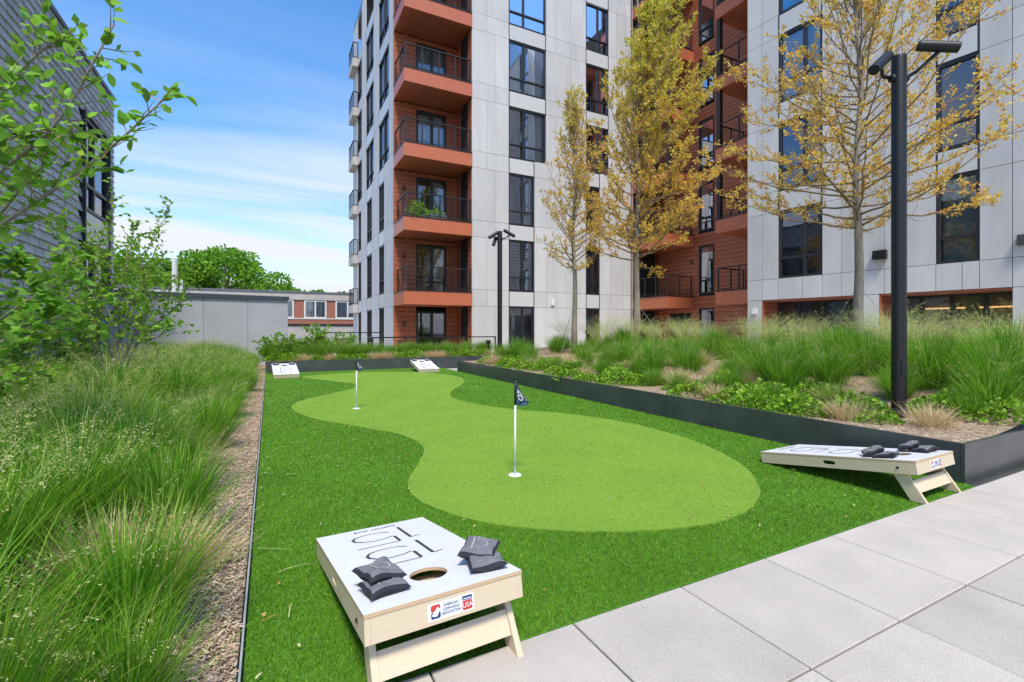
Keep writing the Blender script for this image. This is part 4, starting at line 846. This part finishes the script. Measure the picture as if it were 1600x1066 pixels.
RG += [(8.0, 7.4), (9.0, 7.9), (9.4, 5.6), (8.9, 4.9), (9.9, 4.7), (8.4, 3.9), (9.3, 2.7), (8.0, 5.6), (10.3, 6.2), (9.0, 9.4), (8.4, 10.6), (7.6, 3.7), (6.9, 5.0)]
rgo = []
for x, y, sc in ((6.6, 2.1, .8), (6.95, 2.0, .85), (6.3, 2.2, .5), (5.75, 3.9, .45), (6.0, 3.3, .5), (5.7, 5.4, .45), (5.8, 8.3, .5), (6.0, 4.7, .6), (5.95, 7.6, .6), (5.9, 10.6, .6), (5.8, 9.1, .55), (6.5, 9.0, .75), (7.0, 9.8, .8), (6.7, 5.2, .7), (5.75, 6.0, .5), (6.6, 2.9, .7), (7.0, 2.25, 1.0), (7.6, 2.3, 1.1), (7.15, 2.8, 1.05), (6.35, 4.1, .85), (6.75, 3.75, .95), (6.2, 6.55, .85), (6.6, 6.05, .95), (6.35, 8.0, .8), (6.3, 11.2, .8), (6.9, 7.2, .9), (7.3, 5.5, .95), (6.0, 12.3, .75)): rgo.append(clump(CLn, x, y, bed_z(x, y) - .01, sc * .92, '', gl_))
RG = [q for i, q in enumerate(RG) if q[0] > 7.6 or i % 5 not in (1, 3)]
for x, y in RG: rgo.append(clump(CLg if rnd.random() < (.4 if x < 7.6 else .1) else (CL if x < 7.6 else CLt), x + rnd.uniform(-.1, .1), y + rnd.uniform(-.1, .1), bed_z(x, y) - .01, rnd.uniform(.78, 1.05) * (.92 if x > 8.4 else 1), 'tufted grass clump with pale seed heads inside the dark metal planter', gl_))
by_landmark(rgo, 'tufted planter grass')
for x, y, lb in ((5.75, 2.25, 'round straw tuft at the near corner of the planter below the light pole'), (6.05, 3.25, 'straw tuft left of the thick light pole'), (5.95, 5.55, 'straw tuft in the middle of the planter edge'), (6.2, 5.9, 'pale straw tuft behind the middle planter edge'), (5.7, 7.9, 'straw tuft by the planter edge behind the nearer flag'),
                 (6.0, 8.7, 'straw tuft below the gold leaved trees'), (6.6, 9.7, 'pale straw tuft near the first trunk'), (5.7, 10.2, 'small straw tuft along the planter wall beyond the flag'), (7.0, 5.2, 'straw tuft behind the middle green clumps'), (5.55, 4.6, 'straw tuft hugging the planter edge left of the pole'), (6.4, 7.3, 'straw tuft between two dense planter clumps'), (5.6, 12.0, 'straw tuft near the far end of the planter wall'), (6.3, 4.6, 'straw tuft beneath the spreading gold leaved tree'), (5.5, 2.9, 'straw tuft on the planter edge before the thick pole'), (5.85, 5.1, 'straw tuft left of two dense green clumps'), (7.3, 6.4, 'straw tuft deep among the planter grasses'), (6.6, 10.4, 'straw tuft before the slender tree trunk'), (5.9, 7.0, 'straw tuft right of the nearer flag top'), (6.75, 5.5, 'tan straw tuft among the middle green clumps')):
    clump(CLs, x, y, bed_z(x, y) - .01, rnd.uniform(.72, 1.0), lb, 'dry straw tufts in the planter')
for x, y in [(rnd.uniform(5.3, 6.5), 1.95 + i * .5) for i in range(22)] + [(5.6, 3.3), (5.5, 3.75), (5.85, 3.6), (5.55, 4.3), (5.9, 4.1), (6.4, 2.3), (6.35, 3.7), (5.5, 5.0), (5.45, 6.5), (5.8, 6.3), (5.75, 6.95), (6.05, 7.3), (5.5, 7.3), (6.2, 8.2), (5.5, 8.6), (5.9, 9.4), (5.5, 9.8), (6.2, 10.2), (5.6, 11.2), (5.9, 11.9), (5.5, 12.4), (6.0, 12.9), (6.6, 7.5), (6.3, 5.0), (5.65, 2.7), (6.8, 2.2)]:
    cover(x, y, bed_z(x, y) - .02, rnd.uniform(.75, 1.15), 'bright green leafy ground cover mound along the planter edge', 'ground cover mounds in the planter')
FM = [((.4, 15.6), 'far left cornhole board'), ((4.16, 15.6), 'far right cornhole board'), ((2.2, 15.6), 'middle of the far planter'), ((6.8, 15.6), 'slim light pole, far planter')]; cvo = [o for o in COL.objects if o.name.startswith('ground_cover')]; by_landmark(cvo, 'leafy green mound')
# far planter
x = -.0; fgo = []; fco = []
while x < 8.1:
    yy = 16.2 + rnd.uniform(-.1, .9); fgo.append(clump(CLg if rnd.random() < .6 else CL, x, yy, .29, rnd.uniform(.6, .8), 'tufted grass clump in the far planter below the tower', 'grasses in the far planter')); x += rnd.uniform(.28, .48)
fso = []
for x in (.9, 1.7, 3.05, 3.4, 4.7, 5.0, 5.3, 7.1, 7.5): fso.append(clump(CLs, x, 15.6 + rnd.uniform(0, .15), .29, rnd.uniform(.8, 1.0), 'dry straw tuft behind the far planter wall', 'straw tufts in the far planter'))
by_landmark(fso, 'dry straw tuft below the tower', FM)
for x in (.2, .6, 1.3, 2.0, 2.3, 2.7, 3.7, 4.1, 4.4, 5.7, 6.1, 6.5, 6.9, 7.8): fco.append(cover(x, 15.75 + rnd.uniform(-.1, .3), .29, rnd.uniform(.8, 1.2), 'green leafy ground cover mound in the far planter', 'ground cover in the far planter'))
by_landmark(fgo, 'grass clump below the tower', FM); by_landmark(fco, 'leafy mound below the tower', FM)

# ---- shrubs and trees
def branch(p, d, L, seg, rng, wob=.12, up=.0):
    pts = [Vector(p)]; d = Vector(d).normalized()
    for i in range(seg):
        d = (d + Vector((rng.gauss(0, wob), rng.gauss(0, wob), rng.gauss(0, wob) + up))).normalized(); pts.append(pts[-1] + d * (L / seg))
    return pts
def along(pts, t):
    x = t * (len(pts) - 1); i = min(int(x), len(pts) - 2); return pts[i].lerp(pts[i + 1], x - i), (pts[i + 1] - pts[i]).normalized()
def gold_tree(base, H_, z1, env, nprim, tr, label, seed, leafm, lsz, dens, off=(0, 0)):
    """upright young tree: trunk, ascending limbs that end on the envelope env(t), twigs with leaf tufts"""
    rg = random.Random(seed); q = np.random.default_rng(seed); T = empty('gold_tree', base); tag(T, label, 'tree', 'young gold leaved trees in the planter')
    tp = [Vector((0, 0, -.1))] + [Vector((math.sin(i * 1.3 + seed) * .035 * i / 5, math.cos(i * 1.7 + seed) * .035 * i / 5, H_ * i / 10)) for i in range(1, 11)]
    MB().tube(tp, [tr * 1.25] + [tr * (1 - .9 * (i / 10) ** .8) + .006 for i in range(1, 11)], 10).build('trunk', 'bark', T, smooth=True); br = MB(); C = []; D = []; Sz = []
    def tuft(p, d, n, s):
        for _ in range(n):
            C.append(p + Vector((rg.gauss(0, s), rg.gauss(0, s), rg.gauss(0, s * .7)))); D.append(d * .6 + Vector((rg.gauss(0, .6), rg.gauss(0, .6), rg.gauss(.1, .5)))); Sz.append(rg.uniform(*lsz))
    for i in range(nprim):
        t0 = (i + rg.random()) / nprim; z0 = z1 + (H_ * .96 - z1) * (t0 ** 1.15) * .86; az = i * 2.399 + rg.uniform(-.4, .4)
        te = min(1, t0 + rg.uniform(.05, .24)); Rr = env(te) * rg.uniform(.65, 1.08); ze = z1 + (H_ - z1) * te + rg.uniform(-.1, .1)
        p0, _ = along(tp, z0 / H_ * 10 / 11 + 1 / 11); end = Vector((math.cos(az) * Rr + off[0] * te, math.sin(az) * Rr + off[1] * te, ze)); mid = p0.lerp(end, .45) + Vector((math.cos(az) * Rr * .16, math.sin(az) * Rr * .16, -abs(ze - z0) * .06))
        pts = []
        for j in range(8):
            s = j / 7; pts.append(p0 * (1 - s) ** 2 + mid * 2 * s * (1 - s) + end * s * s + Vector((rg.gauss(0, .02), rg.gauss(0, .02), rg.gauss(0, .02))) * (s > 0))
        L = (end - p0).length; r0 = max(.007, tr * .27 * (1 - .55 * t0)); br.tube(pts, [r0 * (1 - .82 * j / 7) for j in range(8)], 5)
        ns = int(4 + L * 5)
        for j in range(ns):
            s = .22 + .78 * (j + rg.random()) / ns; p, d = along(pts, s); sd_ = Vector((rg.gauss(0, 1), rg.gauss(0, 1), rg.gauss(.25, .5))); sd_ = (d * .9 + sd_.normalized() * .9).normalized()
            l2 = (.16 + .32 * rg.random()) * (1.25 - .6 * s) * min(1.6, .7 + L * .35); tw = branch(p, sd_, l2, 3, rg, .18, .12); br.tube(tw, [.0055, .004, .003, .002], 3, cap=False)
            if rg.random() < .2: continue
            m = max(2, int(dens * l2 * 22 * (.45 + .75 * s)))
            for _ in range(m):
                p2, d2 = along(tw, rg.uniform(.15, 1)); tuft(p2, d2, 2, .028)
        tuft(end, Vector((0, 0, 1)), int(10 * dens), .05)
    br.build('branches', 'twig', T, smooth=True)
    V, Q = leaf_quads(np.array([tuple(c) for c in C]), np.array([tuple(c) for c in D]), np.array(Sz), q, .12, .62)
    zc = np.array([c.z for c in C]); lime = q.random(len(C)) < np.clip((zc / H_ - leafm[0]) * leafm[1], .04, .9)
    inst('crown', np_mesh('crown', V, Q, ['gold_leaf', 'lime_leaf'], lime.astype(int)), T)
    for sx, sy in ((-.75, -.5), (.55, -.75), (.1, .9)):
        MB().tube([(0, 0, z1 * .78), (sx, sy, .02)], .0045, 4).build('guy_wire', 'edge_steel', T)
    return T
gold_tree((7.45, 10.8, .62), 7.1, 1.75, lambda t: .25 + .85 * math.sin(math.pi * min(1, t * .9 + .18)) ** 1.0 * (1 - .35 * t), 64, .08, 'slender gold leaved tree with thin trunk left of the larger one', 5, (.75, 2.0), (.04, .075), 1.25)
gold_tree((9.32, 10.4, .68), 10.4, 1.7, lambda t: .3 + 1.75 * math.sin(math.pi * min(1, t * .85 + .14)) ** .9 * (1 - .25 * t), 110, .10, 'large dense yellow green tree before the terracotta recess', 8, (.42, 1.9), (.05, .088), 2.0, (.75, -.38))
gold_tree((10.05, 5.07, .68), 8.6, 1.85, lambda t: .35 + 2.5 * math.sin(math.pi * min(1, t * .8 + .2)) ** .8 * (1 - .3 * t), 86, .092, 'open gold leaved tree with spreading limbs behind the thick light pole', 12, (.6, 1.0), (.04, .07), 1.65)

def leaf_shape(seed):   # oval leaf, folded along its midrib, unit length
    prof = [(0, .02), (.12, .17), (.3, .27), (.5, .30), (.7, .25), (.88, .13), (1, .0)]; mb = MB(); vs = []
    cv = random.Random(seed).uniform(.05, .2)
    for t, w_ in prof: z = -cv * t * t; vs += [(-w_, t, z + w_ * .25), (0, t, z), (w_, t, z + w_ * .25)]
    fs = []
    for i in range(len(prof) - 1): a, b = 3 * i, 3 * i + 3; fs += [(a, a + 1, b + 1, b), (a + 1, a + 2, b + 2, b + 1)]
    mb.add(vs, fs); return mb
LM = [leaf_shape(s).mesh('leaf', 'leaf_single', True) for s in (1, 2, 3)]
def shrub(name, base, stems, label, seed, lsz, per, nobj=0, stem_r=.016, cat='shrub', flowers=0, side=.55):
    """multi-stemmed shrub; stems are lists of points (relative to base) that the real stems follow"""
    rg = random.Random(seed); q = np.random.default_rng(seed); T = empty(name, base); tag(T, label, cat, 'serviceberry shrubs in the left bed' if cat == 'shrub' else None); Ls = []
    for st_ in stems:
        pts = []; P = [Vector(p) for p in st_]; k = 10
        for i in range(k + 1):
            p, _ = along(P, i / k); pts.append(p + Vector((rg.gauss(0, .012), rg.gauss(0, .012), rg.gauss(0, .012))) * (i > 0))
        pts = [pts[0]] + [(pts[i - 1] + pts[i] * 2 + pts[i + 1]) / 4 for i in range(1, k)] + [pts[-1]]; L = sum((b - a).length for a, b in zip(pts, pts[1:]))
        MB().tube(pts, [stem_r * (1 - .8 * i / k) + .0015 for i in range(k + 1)], 6).build('stem', 'stem_grey', T, smooth=True); tw_ = MB(); ns = int(L * 7 * per)
        for j in range(ns):
            s = .3 + .7 * (j + rg.random()) / ns; p, d = along(pts, s); sdv_ = Vector((rg.gauss(0, 1), rg.gauss(0, 1), rg.gauss(0, .6))).normalized(); l2 = rg.uniform(.1, side) * (1.15 - .7 * s)
            tw = branch(p, d * .7 + sdv_ * .8, l2, 3, rg, .16, .05); tw_.tube(tw, [.004, .003, .002, .0015], 3, cap=False)
            for _ in range(max(3, int(l2 * 26))):
                p2, d2 = along(tw, rg.uniform(.1, 1)); Ls.append((p2, d2 * .5 + Vector((rg.gauss(0, .6), rg.gauss(0, .6), rg.gauss(-.05, .35))), rg.uniform(*lsz)))
        for _ in range(5): p2, d2 = along(pts, rg.uniform(.93, 1)); Ls.append((p2, d2 + Vector((rg.gauss(0, .6), rg.gauss(0, .6), rg.gauss(0, .4))), rg.uniform(*lsz)))
        if tw_.v: tw_.build('twigs', 'twig', T)
    if nobj:    # the leaves that show largest are pieces of their own
        cp = Vector((0, 0, CAM_H)) - Vector(base); c_, s_ = math.cos(R(27.1)), math.sin(R(27.1))
        def big(l):
            v = l[0] - cp; xc = v.x * c_ - v.y * s_; yc = v.x * s_ + v.y * c_
            return -1 if yc < .3 or abs(xc / yc) > 1.1 or v.z / yc > .72 else l[2] / yc
        Ls.sort(key=big, reverse=True)
        for i, (p, d, s) in enumerate(Ls[:nobj]):
            d = d.normalized(); o = inst('leaf', LM[i % 3], T); o.matrix_basis = Matrix.Translation(p) @ d.to_track_quat('Y', 'Z').to_matrix().to_4x4() @ Matrix.Rotation(rg.uniform(-.9, .9), 4, 'Y') @ Matrix.Scale(s, 4)
        Ls = Ls[nobj:]
    if Ls:
        V, Q = leaf_quads(np.array([tuple(l[0]) for l in Ls]), np.array([tuple(l[1]) for l in Ls]), np.array([l[2] for l in Ls]), q, .1, .6); o = inst('foliage', np_mesh('foliage', V, Q, ['shrub_leaf']), T)
        if nobj: o['kind'] = 'stuff'
    if flowers:
        mb = MB()
        for _ in range(flowers):
            l = Ls[rg.randrange(len(Ls))][0]
            for a in range(5): u = Vector((math.cos(a * 1.257), math.sin(a * 1.257), .35)); v_ = Vector((-u.y, u.x, 0)); c = l + Vector((0, 0, .04)); mb.add([c, c + u * .03 + v_ * .014, c + u * .045, c + u * .03 - v_ * .014], [(0, 1, 2, 3)])
        mb.build('blossoms', 'petal', T)
    return T
# near shrub standing just outside the view, its branches reaching in
def cw(px, py, dep):    # point seen at a photo position, at a chosen depth from the terrace viewpoint
    xc = (px - 800) / 741 * dep; c_, s_ = math.cos(R(27.1)), math.sin(R(27.1)); return Vector((xc * c_ + dep * s_, -xc * s_ + dep * c_, CAM_H - (py - 515) * dep / 741))
nb0 = Vector((-1.95, 3.35, 0))
def path(*pp): return [Vector((rnd.uniform(-.05, .05), rnd.uniform(-.05, .05), 0))] + [cw(*p) - nb0 for p in pp]
shrub('serviceberry', tuple(nb0), [path((-120, 380, 2.7), (0, 270, 2.6), (90, 190, 2.55), (180, 40, 2.5)), path((-100, 420, 2.8), (0, 355, 2.7), (110, 280, 2.65), (200, 210, 2.6), (268, 142, 2.6)), path((-130, 300, 2.9), (0, 150, 2.8), (70, 70, 2.8), (110, 60, 2.8)),
        path((-110, 330, 2.6), (-20, 230, 2.5), (40, 200, 2.5), (120, 215, 2.5)), path((-90, 430, 2.9), (0, 330, 2.9), (80, 250, 2.8)), path((-110, 300, 2.6), (-40, 180, 2.6), (20, 120, 2.6))],
      'near serviceberry whose long branches reach in from the upper left edge', 71, (.045, .078), 1.75, 300, .015, side=.42)
nb1 = Vector((-2.35, 4.2, 0))
shrub('serviceberry', tuple(nb1), [[Vector((0, 0, 0))] + [cw(*p) - nb1 for p in pp] for pp in (((-30, 520, 3.6), (40, 470, 3.5), (110, 440, 3.4)), ((-20, 500, 3.7), (60, 440, 3.8), (130, 400, 3.8)), ((-30, 540, 3.4), (60, 520, 3.4), (120, 510, 3.4)), ((-40, 470, 3.7), (10, 420, 3.6), (40, 405, 3.6)), ((-10, 540, 3.6), (70, 490, 3.7), (150, 470, 3.7)))],
      'low leafy shrub before the slate wall at the left edge', 72, (.065, .105), 1.7, 260, .011, side=.45)
nb2 = Vector((-1.95, 8.8, 0))
shrub('serviceberry', tuple(nb2), [[Vector((rnd.uniform(-.2, .2), rnd.uniform(-.2, .2), 0))] + [cw(*p) - nb2 for p in pp] for pp in (((190, 520, 7), (205, 460, 7), (235, 380, 7), (268, 318, 7)), ((185, 520, 7.1), (175, 450, 7.2), (165, 390, 7.2), (180, 300, 7.2)), ((175, 520, 6.9), (140, 450, 6.8), (110, 390, 6.8), (100, 340, 6.8)), ((200, 520, 7), (240, 480, 6.9), (270, 440, 6.9), (290, 420, 6.9)),
        ((170, 520, 7.0), (130, 480, 6.9), (100, 440, 6.9), (90, 400, 6.9)), ((195, 520, 7.2), (215, 470, 7.3), (225, 420, 7.3), (215, 380, 7.3)), ((185, 520, 6.8), (160, 470, 6.7), (150, 420, 6.7), (160, 370, 6.7)), ((205, 525, 7.1), (255, 500, 7.1), (285, 470, 7.1)), ((150, 530, 6.4), (110, 500, 6.2), (85, 470, 6.1), (60, 430, 6.1)), ((160, 530, 6.6), (120, 480, 6.4), (125, 420, 6.4), (135, 385, 6.4)), ((170, 530, 6.8), (150, 500, 6.5), (120, 520, 6.3)), ((200, 530, 6.9), (230, 500, 6.8), (225, 440, 6.8), (240, 400, 6.8)), ((210, 530, 7.0), (250, 530, 6.8), (262, 505, 6.8)), ((150, 530, 6.6), (100, 530, 6.2), (70, 500, 6.1)), ((180, 520, 7.1), (190, 440, 7.1), (205, 400, 7.1), (205, 350, 7.1)))],
      'multi stemmed serviceberry before the grey rendered wall', 73, (.05, .088), 1.9, 0, .011, side=.75)
# white flowering shrubs at the far end of the bed
for i, (x, y, h) in enumerate(((.1, 16.5, .75), (.75, 16.7, .85), (1.45, 16.7, 1.05), (2.15, 16.8, .8))):
    rg = random.Random(i); sts = [[(0, 0, 0), (rg.uniform(-.35, .35), rg.uniform(-.2, .2), h * .4), (rg.uniform(-.6, .6), rg.uniform(-.3, .3), h * rg.uniform(.55, 1.1))] for _ in range(13)]
    shrub('flowering_shrub', (x, y, .29), sts, ['leafy shrub with white blossoms directly behind the far left board', 'rounded shrub with white blossoms in the far planter corner', 'tallest white blossomed shrub before the brick building', 'green shrub right of the white blossomed ones in the far planter'][i], 80 + i, (.06, .11), 3.2, 0, .008, 'flowering shrub', 14, .35)
for i, (x, y, h, lb) in enumerate(((-3.3, 7.2, 1.7, 'light green leafy shrub against the slate wall, nearer the viewer'), (-3.5, 9.4, 1.9, 'light green leafy shrub against the slate wall, middle'), (-3.2, 11.6, 1.7, 'light green leafy shrub against the slate wall, nearest the rendered wall'), (-2.6, 6.0, 1.45, 'light green leafy shrub standing amid the left grasses'))):
    rg = random.Random(40 + i); sts = [[(0, 0, 0), (rg.uniform(-.4, .4), rg.uniform(-.4, .4), h * .5), (rg.uniform(-.8, .8), rg.uniform(-.8, .8), h * rg.uniform(.55, 1.1))] for _ in range(13)]
    shrub('leafy_shrub', (x, y, 0), sts, lb, 140 + i, (.06, .10), 1.7, 0, .009, 'shrub', 0, .45)
shrub('flowering_shrub', (-3.55, 5.0, 0), [[(0, 0, 0), (.1, .05, .6), (random.Random(i).uniform(-.3, .3), random.Random(i + 9).uniform(-.3, .3), 1.05)] for i in range(7)], 'shrub with small white blossoms at the foot of the slate wall', 90, (.05, .09), 1.5, 0, .008, 'flowering shrub', 10, .4)

# distant trees
def far_tree(base, H_, rx, rz, label, seed, n=5200, ls=(.28, .55), lobes=26):
    rg = random.Random(seed); q = np.random.default_rng(seed); T = empty('broadleaf_tree', base); tag(T, label, 'tree', 'broadleaf trees beyond the brick building')
    tb = MB(); tb.tube([(0, 0, 0), (.1, 0, H_ - rz * 1.2)], [.3, .2], 8); cen = []
    for i in range(lobes):
        a = rg.uniform(0, 6.28); e = rg.uniform(-.35, 1); rr = math.sqrt(max(0, 1 - max(e, 0) ** 2)) * rg.uniform(.45, .95); c = (math.cos(a) * rr * rx, math.sin(a) * rr * rx * .8, H_ - rz + e * rz * .85); cen.append((c, rg.uniform(.18, .34) * rx)); tb.tube([(.1, 0, H_ - rz * 1.5), (c[0] * .6, c[1] * .6, c[2] - .15 * rz), c], [.14, .07, .03], 5)
    tb.build('trunk', 'bark', T); m = n // lobes; C = []; D = []
    for c, r in cen:
        d = q.normal(size=(m, 3)); d /= np.linalg.norm(d, axis=1, keepdims=True); C.append(np.array(c) + d * (r * q.uniform(.3, 1.05, m) ** .6)[:, None] * np.array([1, 1, .62])); D.append(d + q.normal(size=(m, 3)) * .6)
    C = np.vstack(C); V, Q = leaf_quads(C, np.vstack(D), q.uniform(*ls, len(C)), q, .1, .75); inst('crown', np_mesh('crown', V, Q, ['far_leaf']), T)
def D_(px, dep): xc = (px - 800) / 741 * dep; c_, s_ = math.cos(R(27.1)), math.sin(R(27.1)); return (xc * c_ + dep * s_, -xc * s_ + dep * c_)
for px, dep, H_, rx, rz, lb, n_ in ((355, 62, 15.6, 7.2, 4.2, 'large spreading green tree above the grey rendered wall', 9000), (262, 58, 13.6, 5.0, 3.4, 'green tree partly hidden by the serviceberry stems', 5000), (195, 56, 14.0, 6.0, 3.6, 'green tree behind the slate building corner', 4000), (452, 75, 12.0, 3.0, 2.4, 'small tree tapering off right of the large spreading tree', 2500),
                                 (497, 80, 11.9, 2.3, 2.3, 'thin upright tree above the brick building windows', 1800), (532, 78, 11.2, 3.0, 1.8, 'low tree beside the tower edge above the brick building', 2000), (470, 82, 10.8, 2.0, 1.6, 'small loose tree above the brick parapet', 1200), (600, 90, 11.5, 5, 3, 'tree mostly hidden behind the tower', 1500)):
    x, y = D_(px, dep); far_tree((x, y, -4.0), H_, rx, rz, lb, px, n_)
